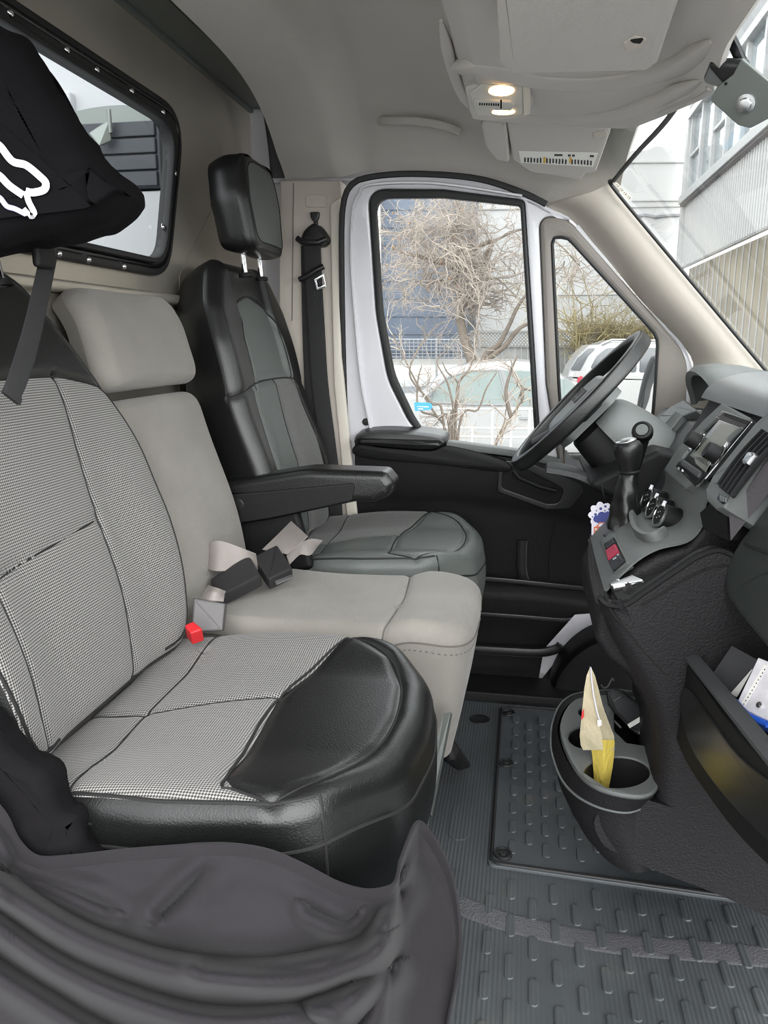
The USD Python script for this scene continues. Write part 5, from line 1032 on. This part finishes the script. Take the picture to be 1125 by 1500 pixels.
for cx, cy, r_ in ((128, 212, 8), (133, 190, 4), (158, 178, 8), (185, 165, 7), (208, 182, 7), (222, 200, 5), (160, 200, 4), (110, 225, 4), (182, 190, 4)):
    obj('bubble_print', face(Qt(ell(cx, cy, r_, r_)), fp + fn_ * .002, fn_, .0004), M['card_blue'], at_tag)
obj('cord', tube(catmull([on(*Qt([(195, 150)])[0], fp, fn_), at(884, 725, Y=1.60), at(880, 705, Y=1.62)], 6), .0012, 6), M['black'], at_tag)

# silver clips in the console tray
for i, (pts, lab) in enumerate(((((897, 861), (915, 853), (938, 851), (941, 855), (920, 861), (900, 867)), 'upper one of two bright metal clips in the console tray'), (((912, 869), (928, 862), (952, 858), (952, 862), (930, 869), (914, 876)), 'lower one of two bright metal clips in the console tray'))):
    c = thing('metal_clip', lab, 'clip', group=None); z0 = at(*np.mean(pts, 0), Y=1.205); n_ = unit((-.2, -.35, .9))
    b = obj('blade', face(pts, z0, n_, .004, .0015, (), (0, 1, 0)), M['chrome'], c)
    obj('lever', hull([(on(*pts[0], z0, n_) + n_ * .006, .003), (on(*np.mean(pts[1:3], 0), z0, n_) + n_ * .010, .0025), (on(*pts[3], z0, n_) + n_ * .006, .002)], 10), M['satin'], c)
    obj('pivot', lathe([(.003, 0), (.003, .01), (0, .011)], 12, on(*np.mean([pts[0], pts[1]], 0), z0, n_), n_), M['satin'], c)
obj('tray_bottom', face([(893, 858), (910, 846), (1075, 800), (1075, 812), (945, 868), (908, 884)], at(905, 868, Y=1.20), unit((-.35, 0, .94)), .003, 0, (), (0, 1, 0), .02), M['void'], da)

# yellow pouch standing in the cup holder
pc = thing('snack_pouch', 'crumpled pale paper pouch with bright yellow bottom standing in the cup holder', 'pouch')
M['kraft'] = mat('pale_waxed_paper', (.56, .49, .33), .6, var=.12, noise=30, bump=(60, .002, 3)); M['yellow'] = mat('yellow_wrap', (.85, .66, .13), .45, bump=(90, .002, 3)); M['pouch_red'] = mat('red_print', (.6, .04, .04), .6)
Qp = lambda x, y: (790 + x / 5.77, 960 + y / 5.77); Yp = 1.215
def prow(y, xl, xm, xr, dm, ed=.0):
    a, m_, b = at(*Qp(xl, y), Y=Yp + ed), at(*Qp(xm, y), Y=Yp - dm), at(*Qp(xr, y), Y=Yp + ed); bk = at(*Qp(xm, y), Y=Yp + dm * .8)
    return np.vstack([np.linspace(a, m_, 8)[:-1], np.linspace(m_, b, 8)[:-1], np.linspace(b, bk, 8)[:-1], np.linspace(bk, a, 8)[:-1]])
up = [prow(100, 428, 433, 438, .001), prow(170, 400, 445, 470, .003), prow(280, 380, 452, 500, .010), prow(420, 366, 470, 535, .016), prow(560, 352, 500, 585, .024), prow(680, 342, 530, 632, .032), prow(760, 350, 540, 636, .034), prow(800, 370, 545, 636, .034)]
lo = [prow(715, 425, 540, 634, .036), prow(740, 430, 545, 637, .036), prow(850, 448, 545, 632, .034), prow(950, 455, 540, 620, .032), prow(1060, 462, 530, 600, .028), prow(1130, 470, 530, 585, .02)]
obj('paper', loft(np.array(up)), M['kraft'], pc, smooth=25); obj('yellow_bottom', loft(np.array(lo)), M['yellow'], pc, 'bright yellow bottom', smooth=25)
obj('seam_fold', tube([at(*Qp(x, y), Y=Yp - d_) for x, y, d_ in ((433, 100, .002), (440, 200, .007), (458, 340, .017), (485, 470, .024), (505, 540, .029))], 1, 8, flat=(.0012, .006), upv=(1, 0, 0)), M['card'], pc)
obj('tape', face([Qp(490, 545), Qp(525, 545), Qp(525, 590), Qp(495, 600)], at(*Qp(510, 570), Y=Yp - .032), unit((0, -1, 0)), .001), M['print_white'], pc)
obj('red_print', face([Qp(362, 480), Qp(378, 450), Qp(378, 520), Qp(356, 545)], at(*Qp(368, 500), Y=Yp - .012), unit((-.6, -1, 0)), .0012), M['pouch_red'], pc)

pb = thing('phone_charger_pad', 'black rounded phone charger with a white label leaning in the console slot', 'charger')
gp_, gn = at(*Qp(740, 500), Y=1.40), unit((-.45, -.62, .64))
obj('body', face(roundpoly([Qp(575, 330), Qp(640, 285), Qp(720, 310), Qp(870, 430), Qp(930, 560), Qp(920, 640), Qp(860, 700), Qp(790, 650), Qp(650, 500), Qp(590, 430)], 5), gp_, gn, .012, .005, back=.02), M['black_smooth'], pb)
obj('top_face', face(roundpoly([Qp(590, 340), Qp(645, 300), Qp(715, 322), Qp(850, 440), Qp(905, 560), Qp(840, 640), Qp(790, 620), Qp(660, 480)], 5), gp_ + .012 * gn, gn, .002, .001), M['gloss'], pb)
obj('label', face(roundpoly([Qp(745, 585), Qp(860, 515), Qp(880, 547), Qp(765, 618)], 1), gp_ + .0145 * gn, gn, .0012), M['label_white'], pb, 'white label')
obj('mark', face([Qp(628, 385), Qp(690, 345), Qp(693, 352), Qp(632, 392)], gp_ + .0145 * gn, gn, .0004), M['dash_mid'], pb)
obj('side_strip', tube([on(*Qp(x, y), gp_ + .013 * gn, gn) for x, y in ((570, 480), (630, 550), (690, 612))], .002, 6), M['dash_mid'], pb)
M['blue_tag'] = mat('blue_plastic', (.02, .10, .55), .35)
obj('plug', rbox(at(*Qp(908, 718), Y=1.36), (.010, .008, .009), .002), M['blue_tag'], pb, 'blue plug')
obj('cable', tube(catmull([at(*Qp(x, y), Y=1.38) for x, y in ((935, 730), (950, 800), (965, 880), (972, 910))], 6), .0012, 6), M['card'], pb)
obj('cable', tube(catmull([at(*Qp(x, y), Y=1.50) for x, y in ((525, 250), (545, 275), (580, 262), (600, 225), (620, 195), (628, 215))], 6), .0016, 6), M['dash_mid'], pb)

# things in the open bin
tb = thing('blue_tool_case', 'clear plastic case with bright blue base standing in the open bin', 'case')
cN = unit((-.75, -.35, .55)); c0 = at(1110, 1015, Y=.98); Qb = lambda x, y: (960 + x / 3.945, 920 + y / 3.945)
obj('blue_base', face(roundpoly([Qb(478, 440), Qb(500, 425), Qb(560, 500), Qb(700, 560), Qb(720, 620), Qb(560, 548), Qb(490, 500)], 4), c0, cN, .016, .006, back=.03), M['blue_tag'], tb)
M['clear_plastic'] = mat('cloudy_clear_plastic', (.62, .60, .63), .2, coat=.5, var=.12, noise=40)
obj('clear_lid', face([Qb(500, 440), Qb(620, 185), Qb(760, 240), Qb(760, 600), Qb(560, 500)], c0, cN, .010, .003, back=.02), M['clear_plastic'], tb)
obj('printed_strip', face([Qb(500, 438), Qb(632, 212), Qb(648, 222), Qb(515, 452)], c0 + .010 * cN, cN, .001), M['label_white'], tb); obj('strip_dots', join(*[face(ell(*Qb(512 + 12 * k, 440 - 20 * k), .9, .9), c0 + .011 * cN, cN, .0004) for k in range(11)]), M['ink'], tb)
obj('screw', lathe([(.004, 0), (.004, .003), (0, .004)], 12, on(*Qb(607, 448), c0 + .01 * cN, cN), cN), M['chrome'], tb)
pg = thing('clear_plastic_bag', 'small see-through grey plastic bag beside the blue case', 'plastic bag')
M['film'] = usdkit.material(stage, '/World/Looks/clear_film', {'t': ('transparent_bsdf', {'color': (.72, .72, .74)}), 'p': ('principled_bsdf', {'base_color': (.10, .10, .105), 'roughness': .12}), 'm': ('mix_closure', {'fac': .5})}, [('t.BSDF', 'm.closure1'), ('p.BSDF', 'm.closure2')], surface='m.closure')
g0 = at(1075, 985, Y=1.08); gN2 = unit((-.8, -.3, .5))
obj('film', face([Qb(318, 298), Qb(450, 105), Qb(610, 195), Qb(520, 330), Qb(445, 385)], g0, gN2, .003, .001), M['film'], pg)
obj('paper_slip', face([Qb(438, 378), Qb(560, 240), Qb(600, 225), Qb(470, 400)], g0 + .003 * gN2, gN2, .001), M['label_white'], pg)
obj('dark_edge', face([Qb(475, 410), Qb(590, 200), Qb(622, 185), Qb(500, 440)], g0 + .004 * gN2, gN2, .002), M['black'], pg)
# ================================================================ OUTSIDE: what stands beyond the glass
M['ground'] = mat('pale_yard', (.30, .30, .296), .9, var=.15, noise=.6, bump=(6, .01, 4)); M['bark'] = mat('grey_brown_bark', (.16, .13, .105), .9, var=.3, noise=5, bump=(40, .01, 3)); M['twig'] = mat('pale_dry_twig', (.31, .265, .225), .9, var=.3, noise=2)
M['blue_wall'] = mat('slate_blue_cladding', (.075, .094, .128), .7, var=.08, noise=.4); M['white_wall'] = mat('white_cladding', (.50, .50, .495), .7, var=.03, noise=.3); M['pale_wall'] = mat('pale_cladding', (.43, .43, .415), .7)
M['car_white'] = mat('white_car_paint', (.35, .35, .346), .25, coat=.6); M['car_glass'] = mat('greenish_car_glass', (.23, .27, .26), .06, coat=.3); M['car_dark'] = mat('dark_car_glass', (.09, .10, .11), .08, coat=.3); M['tail_red'] = mat('red_tail_lamp', (.55, .025, .05), .2, coat=.5)
M['fence'] = mat('weathered_grey_wood', (.22, .22, .212), .85, var=.15, noise=3); M['rail_white'] = mat('white_railing', (.45, .455, .455), .5); M['tan'] = mat('tan_boarding', (.33, .29, .22), .75, var=.06, noise=2); M['soffit'] = mat('grey_soffit', (.25, .255, .26), .7)
M['far_glass'] = mat('pale_reflecting_glass', (.22, .26, .275), .06, coat=.5); M['cyan'] = mat('cyan_tag', (.06, .29, .50), .5)
gr = solid('ground', slab(sbox(-40, -30, 60, 60), .2).apply_translation((0, 0, -.85)), M['ground'], 'pale concrete yard around the parked van', 'ground', kind='structure')
def yface(pts, Y, h, m, name, parent, bevel=.0, holes=(), back=0., label=None): return obj(name, face(pts, np.array([0, Y, 0]), np.array([0, -1., 0]), h, bevel, holes, back=back), m, parent, label)
Zs = lambda pts: zq(540, 270, 3.846, pts)
# sedan
nd_y = np.array([0, -1., 0])
sd_ = thing('white_sedan', 'white sedan with greenish windows parked behind the bare shrub', 'car'); YS = 10.2
body = catmull([(430, 640), (445, 600), (500, 585), (560, 577), (618, 573), (640, 550), (662, 538), (700, 531), (745, 529), (790, 533), (822, 548), (850, 568), (890, 575), (905, 600), (905, 650)], 5)
yface(list(body) + [(905, 665), (430, 665)], YS, .05, M['car_white'], 'body', sd_, .08, back=1.6)
yface(roundpoly(Zs([(345, 1225), (372, 1150), (440, 1090), (560, 1050), (735, 1045), (782, 1242), (560, 1240)]), 2), YS - .05, .012, M['car_glass'], 'front_window', sd_, .004, back=.01)
yface(roundpoly(Zs([(765, 1046), (990, 1052), (1100, 1100), (1170, 1170), (1180, 1250), (815, 1248)]), 2), YS - .05, .012, M['car_glass'], 'rear_window', sd_, .004, back=.01)
obj('window_seal', tube([on(*q, np.array([0, YS - .064, 0]), nd_y) for q in resample(roundpoly(Zs([(345, 1225), (372, 1150), (440, 1090), (560, 1050), (735, 1045), (782, 1242), (560, 1240)]), 2), 60, True)], .014, 6, True), M['soffit'], sd_)
yface(roundpoly([(826, 552), (848, 571), (849, 580), (827, 580)], 1), YS - .06, .012, M['car_glass'], 'back_glass', sd_)
yface(Zs([(735, 1045), (765, 1046), (815, 1248), (782, 1242)]), YS - .05, .008, M['soffit'], 'door_pillar', sd_)
yface(roundpoly(Zs([(328, 1150), (352, 1140), (362, 1165), (358, 1195), (335, 1190)]), 2), YS - .1, .08, M['soffit'], 'door_mirror', sd_, .02)
yface(Zs([(770, 1330), (800, 1328), (800, 1338), (770, 1340)]), YS - .05, .03, M['soffit'], 'door_handle', sd_); yface(Zs([(850, 1310), (900, 1312), (900, 1324), (850, 1322)]), YS - .05, .03, M['soffit'], 'door_handle', sd_)
obj('door_gap', tube([on(*q, np.array([0, YS - .052, 0]), np.array([0, -1., 0])) for q in Zs([(782, 1245), (800, 1330), (800, 1480)])], .008, 6), M['soffit'], sd_)
for cx in (500, 850): obj('wheel', lathe([(.18, -.02), (.30, -.02), (.32, .06), (.32, .2), (.2, .22)], 28, at(cx, 662, Y=YS) * [1, 1, 0] + np.array([0, -.02, -.33]), (0, 1, 0)), M['rubber'], sd_)
# people carrier
sv = thing('white_minivan', 'white minivan with dark windows and red tail lamp seen through the quarter window', 'car'); YV = 14.0; Zv = lambda pts: zq(780, 310, 4.545, pts)
vb = Zv([(228, 1100), (245, 1050), (300, 960), (372, 890), (440, 885), (520, 855), (800, 862), (1100, 870), (1400, 900), (1500, 1100), (1750, 1150), (1780, 1400), (1780, 1500), (250, 1500), (232, 1300)])
M['van_body'] = mat('clean_white_paint', (.45, .45, .445), .25, coat=.6)
yface(roundpoly(vb, 2), YV, .06, M['van_body'], 'body', sv, .10, back=1.6)
yface(roundpoly(Zv([(385, 1040), (430, 960), (490, 912), (560, 904), (700, 905), (690, 1070), (420, 1062)]), 4), YV - .06, .015, M['car_dark'], 'side_window', sv, .004)
yface(roundpoly(Zv([(720, 905), (1000, 910), (1000, 1070), (710, 1070)]), 3), YV - .06, .015, M['car_dark'], 'side_window', sv, .004)
yface(roundpoly(Zv([(250, 1055), (300, 975), (372, 910), (425, 908), (370, 960), (318, 1058)]), 2), YV - .06, .02, M['car_dark'], 'back_window', sv, .004)
yface(roundpoly(Zv([(295, 1160), (300, 1105), (325, 1090), (350, 1120), (364, 1172), (300, 1178)]), 2), YV - .06, .06, M['tail_red'], 'tail_lamp', sv, .02, label='red tail lamp')
yface(roundpoly(Zv([(228, 1100), (260, 1095), (262, 1125), (240, 1130)]), 1), YV - .06, .03, M['soffit'], 'bumper_corner', sv)
obj('roof_rail', tube([on(*q, np.array([0, YV - .06, 0]), np.array([0, -1., 0])) for q in Zv([(460, 884), (530, 853), (700, 856), (1000, 864)])], .02, 8), M['satin'], sv)
for cx in (900, 1130): obj('wheel', lathe([(.18, -.02), (.32, -.02), (.34, .06), (.34, .2), (.2, .22)], 28, at(cx, 640, Y=YV) * [1, 1, 0] + np.array([0, -.05, -.31]), (0, 1, 0)), M['rubber'], sv)
# buildings
bb = thing('blue_building', 'slate blue building wall behind the bare tree', 'building'); YB = 22.
yface([(-300, 90), (693, 110), (684, 526), (-300, 534)], YB, .1, M['blue_wall'], 'wall', bb, back=3.5)
for y_ in range(150, 520, 26): yface([(440, y_), (690, y_ + 1), (690, y_ + 2.2), (440, y_ + 1.2)], YB - .1, .03, M['blue_wall'], 'cladding_joint', bb)
yface([(-300, 532), (684, 525), (684, 534), (-300, 541)], YB - .1, .3, M['pale_wall'], 'plinth', bb, label='cream plinth')
yface([(553, 280), (558, 280), (560, 420), (555, 420)], YB - .1, .15, M['white_wall'], 'downpipe', bb)
mf = thing('mesh_fence', 'thin wire mesh fence along the foot of the blue building', 'fence')
for k in range(17): yface([(580 + k * 6.4, 496), (581.0 + k * 6.4, 496), (581.0 + k * 6.4, 526), (580 + k * 6.4, 526)], YB - .6, .02, M['soffit'], 'wire', mf)
for k in range(6): yface([(560, 496 + k * 5.2), (688, 497 + k * 5.2), (688, 498 + k * 5.2), (560, 497 + k * 5.2)], YB - .62, .02, M['soffit'] if k else M['rail_white'], 'wire', mf)
wb = thing('white_building', 'tall white clad building with a wavy roof edge behind the cars', 'building'); YW = 26.6
wtop = [(686, 60), (800, 120), (900, 226), (925, 222), (945, 222), (960, 215), (975, 217), (992, 221), (1010, 219), (1025, 212), (1060, 205), (1100, 205), (1100, 560), (680, 560)]
yface(wtop, YW, .1, M['white_wall'], 'wall', wb, back=3.)
for q in (((680, 307), (1100, 300)), ((900, 238), (1040, 237)), ((780, 432), (1000, 430)), ((925, 294), (1030, 293))):
    obj('panel_joint', tube([on(*p, np.array([0, YW - .12, 0]), np.array([0, -1., 0])) for p in q], .035, 6), M['pale_wall'], wb)
for k in range(34): yface([(788 + k * 7, 434), (790 + k * 7, 434), (790 + k * 7, 520), (788 + k * 7, 520)], YW - .1, .05, M['pale_wall'], 'cladding_rib', wb)
obj('crack', tube([on(*p, np.array([0, YW - .12, 0]), np.array([0, -1., 0])) for p in ((930, 317), (945, 315), (960, 318), (975, 316), (1000, 315))], .05, 6), M['soffit'], wb)
# corrugated building across the front of the van
cbd = thing('corrugated_building', 'white corrugated building with a row of tall windows seen through the windscreen', 'building'); XB = 4.54
def xbox(y0, y1, z0, z1, m, name, d=.1, x=XB, par=None): return obj(name, rbox((x + d / 2, (y0 + y1) / 2, (z0 + z1) / 2), (d, y1 - y0, z1 - z0), .01, 8), m, par or cbd)
xbox(3, 25.6, 3.15, 5.05, M['white_wall'], 'wall')
ribs = [rbox((XB - .012, 3.1 + k * .2, 4.1), (.05, .085, 1.86), .02, 6) for k in range(112)]
obj('corrugation', join(*ribs), M['white_wall'], cbd, kind='stuff')
xbox(3, 25.7, 5.0, 5.22, M['rail_white'], 'sill_beam', .3, XB - .2); xbox(3, 25.7, 4.93, 5.0, M['clay'], 'drip_edge', .2, XB - .15)
xbox(3, 25.6, 7.5, 10.5, M['soffit'], 'upper_wall', .2); xbox(3, 25.7, 7.35, 7.55, M['rail_white'], 'lintel', .25, XB - .12)
for k in range(15):
    y = 25.5 - k * 1.45
    w_ = xbox(y - 1.38, y - .08, 5.22, 7.36, M['far_glass'], 'window', .03, XB + .06)
    xbox(y - .1, y + .05, 5.2, 7.4, M['rail_white'], 'mullion', .14, XB - .04)
    if k % 2 == 0: xbox(y - 1.4, y - .05, 6.25, 6.33, M['rail_white'], 'transom', .1, XB - .02)
xbox(25.6, 25.9, 2.9, 10.5, M['white_wall'], 'corner_post', .3, XB - .1)
xbox(3, 25.6, -.65, 3.15, M['tan'], 'lower_wall', .1, XB + .25)
for k in range(40): xbox(3.2 + k * .56, 3.25 + k * .56, -.65, 3.15, M['pale_wall'], 'board', .03, XB + .22)
# fences and railings
fc = thing('lattice_fence', 'weathered grey board fence with lattice top behind the cars', 'fence'); YF = 17.
nF = np.array([0, -1., 0]); F0 = np.array([0, YF, 0])
for k in range(32): yface([(690 + k * 9.2, 507), (698.6 + k * 9.2, 507), (698.6 + k * 9.2, 580), (690 + k * 9.2, 580)], YF, .03, M['fence'], 'board', fc, .004)
yface([(690, 484), (985, 486), (985, 489), (690, 487)], YF - .02, .06, M['fence'], 'top_rail', fc); yface([(690, 505), (985, 507), (985, 510), (690, 508)], YF - .02, .06, M['fence'], 'middle_rail', fc)
lat = []
for k in range(-4, 62):
    x = 690 + k * 5.
    for dx in (20, -20):
        a, b = (x, 487.), (x + dx, 507.)
        lat.append(face([(a[0] - .9, a[1]), (a[0] + .9, a[1]), (b[0] + .9, b[1]), (b[0] - .9, b[1])], F0 - np.array([0, .0 if dx > 0 else .02, 0]), nF, .015))
obj('lattice', join(*lat), M['fence'], fc, kind='stuff')
wr_ = thing('white_railing', 'low white pipe railing in front of the white sedan', 'railing'); YR = 8.0; RP = np.array([0, YR, 0])
for y_ in (599, 627, 640): obj('rail', tube([on(x, y_ + (x - 700) * .01, RP, nF) for x in (640, 720, 830)], .014, 8), M['rail_white'], wr_)
for x in (664, 692, 722, 749, 776, 806): obj('post', tube([on(x, 598 if x in (722, 776, 664) else 627, RP, nF), on(x - 2, 690, RP, nF)], .016, 8), M['rail_white'], wr_)
# bare tree and shrubs
def limb(pts, r0, r1, n=8): P = catmull(np.array(pts), 5); return tube(P, np.linspace(r0, r1, len(P)), n, caps=True)
def sprout(start, d, L, r, depth, rng, out, curl=.35, grav=.0, lim=900):
    if len(out) > lim or r < .0012: return
    n = 5; P = [np.array(start)]; d = unit(d)
    for k in range(n): d = unit(d + rng.normal(0, curl, 3) * .45 + np.array([0, 0, grav])); P.append(P[-1] + d * L / n)
    out.append(tube(np.array(P), np.linspace(r, r * .55, n + 1), 4 if r < .02 else 6, caps=False))
    if depth <= 0: return
    for k in range(rng.integers(2, 5)):
        i = rng.integers(1, n + 1); ax = unit(rng.normal(0, 1, 3)); nd_ = unit(d + ax * .95); sprout(P[i], nd_, L * rng.uniform(.5, .85), r * .6, depth - 1, rng, out, curl, grav, lim)
YT = 13.; T = lambda x, y, dy=0.: at(x, y, Y=YT + dy)
for x in (570, 640, 686): obj('post', tube([at(x, 495, Y=YB - .6), at(x, 495, Y=YB - .6) * [1, 1, 0] + np.array([0, 0, -.66])], .03, 8), M['soffit'], mf)
bt = thing('bare_tree', 'leafless tree with a dense tangle of pale twigs outside the driver window', 'tree')
obj('trunk', limb([T(704, 655), T(698, 560), T(690, 525), T(680, 495), T(674, 465), T(676, 445)], .10, .062, 10), M['bark'], bt)
main = [[T(676, 448), T(668, 415), T(664, 385, .1), T(666, 372, .2), T(655, 350, .1)], [T(676, 446), T(695, 425), T(705, 402), T(710, 378, -.2), T(722, 352, -.3)], [T(700, 555), T(712, 520), T(730, 505), T(745, 478), T(758, 450), T(772, 430)], [T(666, 374), T(690, 366), T(715, 355), T(728, 352)], [T(675, 455), T(700, 447), T(720, 445), T(735, 436)], [T(708, 530), T(738, 508), T(762, 480), T(790, 470)],
        [T(664, 390), T(630, 380), T(600, 372, -.3), T(575, 365, -.4)], [T(722, 354), T(770, 335, .2), T(815, 355, .2), T(850, 390, .1)]]
for P in main: obj('branch', limb(P, .055 if P is not main[4] and P is not main[7] else .022, .02 if P is not main[7] else .008, 8), M['bark'], bt)
rng = np.random.default_rng(11); tw = []
for P in main[:5] + main[6:]:
    C = catmull(np.array(P), 6)
    for k in range(len(C)):
        if rng.random() < (.9 if P[0][2] > 1.5 else .5):
            for rep in range(2):
                up = np.array([rng.normal(0, .8), rng.normal(0, .5), rng.normal(.25, .7)]); sprout(C[k], up, rng.uniform(.35, .8), rng.uniform(.010, .02), 3, rng, tw, .5, .0, 2600)
obj('twigs', join(*tw), M['twig'], bt, kind='stuff')
tw = []
for x0, y0, n_ in ((600, 330, 12), (640, 310, 14), (590, 400, 10), (680, 320, 12), (740, 320, 8), (640, 420, 10), (820, 365, 8), (850, 392, 7), (610, 440, 6), (570, 350, 8), (700, 380, 8), (620, 355, 10), (660, 340, 10), (750, 350, 6)):
    for k in range(n_):
        s = T(x0 + rng.normal(0, 22), y0 + rng.normal(0, 22), rng.normal(0, .5)); sprout(s, rng.normal(0, 1, 3) * [1, .5, 1], rng.uniform(.3, .7), rng.uniform(.006, .012), 3, rng, tw, .6, -.02, 5200)
obj('fine_twigs', join(*tw), M['twig'], bt, kind='stuff')
tw = []
for k in range(34):
    x, y = rng.choice([600, 640, 668, 610, 590]) + rng.normal(0, 18), rng.choice([330, 380, 360, 420]) + rng.normal(0, 16); c = T(x, y, rng.normal(0, .4))
    tw.append(place(trimesh.creation.icosphere(1, .022).apply_scale((1, .5, .8)), c, *np.linalg.qr(rng.normal(0, 1, (3, 3)))[0].T))
M['dead_leaf'] = mat('rust_dead_leaf', (.30, .17, .085), .9)
obj('dead_leaves', join(*tw), M['dead_leaf'], bt, kind='stuff')
YH = 5.0; H_ = lambda x, y, dy=0.: at(x, y, Y=YH + dy)
def shrub(name, label, stems, seed, r0=.016, lim=420, depth=3):
    t_ = thing(name, label, 'shrub'); g = np.random.default_rng(seed); out = []
    for P in stems:
        C = catmull(np.array(P), 6); obj('stem', tube(C, np.linspace(r0, r0 * .35, len(C)), 7), M['bark'], t_)
        for k in range(3, len(C), 2):
            dr = unit(C[min(k + 1, len(C) - 1)] - C[k - 1]); sprout(C[k], dr + g.normal(0, .8, 3), g.uniform(.12, .30), r0 * .4, depth - 1, g, out, .45, .02, lim)
    obj('twigs', join(*out), M['twig'], t_, kind='stuff'); return t_
base = H_(665, 690); base[2] = -.66
shrub('bare_shrub', 'bare many-stemmed shrub just outside the driver window', [[base, H_(664, 630), H_(668, 590), H_(672, 560), H_(690, 535), H_(700, 480), H_(703, 430)], [base, H_(658, 628), H_(640, 610), H_(610, 560), H_(590, 520), H_(575, 490)], [base, H_(660, 632), H_(664, 600), H_(655, 560), H_(640, 530), H_(655, 512)], [base, H_(672, 628), H_(700, 600), H_(712, 570), H_(728, 545)], [base, H_(650, 620), H_(632, 590), H_(600, 548), H_(620, 500), H_(650, 470)], [base, H_(668, 610), H_(672, 565), H_(655, 545), H_(648, 530)], [base, H_(655, 640), H_(615, 600), H_(612, 560), H_(618, 535)]], 5, .010, 520)
shrub('bare_sapling', 'single crooked pale stem rising at the right of the driver window', [[H_(716, 700) - [0, 0, 1.05], H_(718, 700), H_(728, 645), H_(748, 612), H_(765, 585), H_(764, 564)], [H_(748, 610), H_(741, 575), H_(748, 545), H_(758, 520)], [H_(765, 585), H_(766, 570), H_(778, 572)]], 8, .015, 60, 2)
hd = thing('brush_hedge', 'tangled olive brown brush growing along the lattice fence', 'hedge'); M['brush'] = mat('olive_brush', (.27, .225, .12), .9, var=.3, noise=2); g = np.random.default_rng(21); out = []
for k in range(150):
    x = g.uniform(838, 968); s = at(x, g.uniform(494, 512), Y=16.6 + g.normal(0, .2)); sprout(s, np.array([g.normal(0, .7), g.normal(0, .3), 1.]), g.uniform(.25, .55), .012, 2, g, out, .55, .0, 2600)
for x in (842, 850, 836, 862):
    sprout(at(x, 560, Y=16.5), np.array([g.normal(0, .15), 0, 1.]), 1.6, .022, 3, g, out, .25, .0, 2900)
obj('twigs', join(*out), M['brush'], hd, kind='stuff')
tg = thing('blue_tag', 'small cyan plastic tag hanging in the bare shrub', 'tag')
yface(roundpoly([(607, 589), (630, 590), (634, 594), (631, 600), (608, 602)], 1), YH - .1, .01, M['cyan'], 'plate', tg); yface([(611, 595), (628, 595.5), (628, 596.5), (611, 596)], YH - .11, .002, M['print_white'], 'printed_line', tg); yface([(612, 598), (620, 598.3), (620, 599.6), (612, 599.4)], YH - .11, .002, M['print_white'], 'printed_line', tg)
obj('tie', tube([H_(618, 590, -.1), H_(622, 580, -.05), H_(628, 575, 0)], .003, 6), M['rail_white'], tg)
# driver's door mirror
dm = thing('door_mirror', 'black door mirror housing outside the quarter window', 'mirror')
obj('housing', face(catmull([(960, 520), (950, 530), (940, 560), (932, 604), (938, 613), (948, 590), (954, 566), (966, 545), (985, 530)], 5, True), np.array([.3, 2.50, .9]), unit((-.2, -1, 0)), .02, .015, back=.08), M['dash_grey'], dm, smooth=True)
obj('arm', hull([((.30, 2.52, .74), .03), ((.36, 2.215, .70), .03)], 12), M['black'], dm)
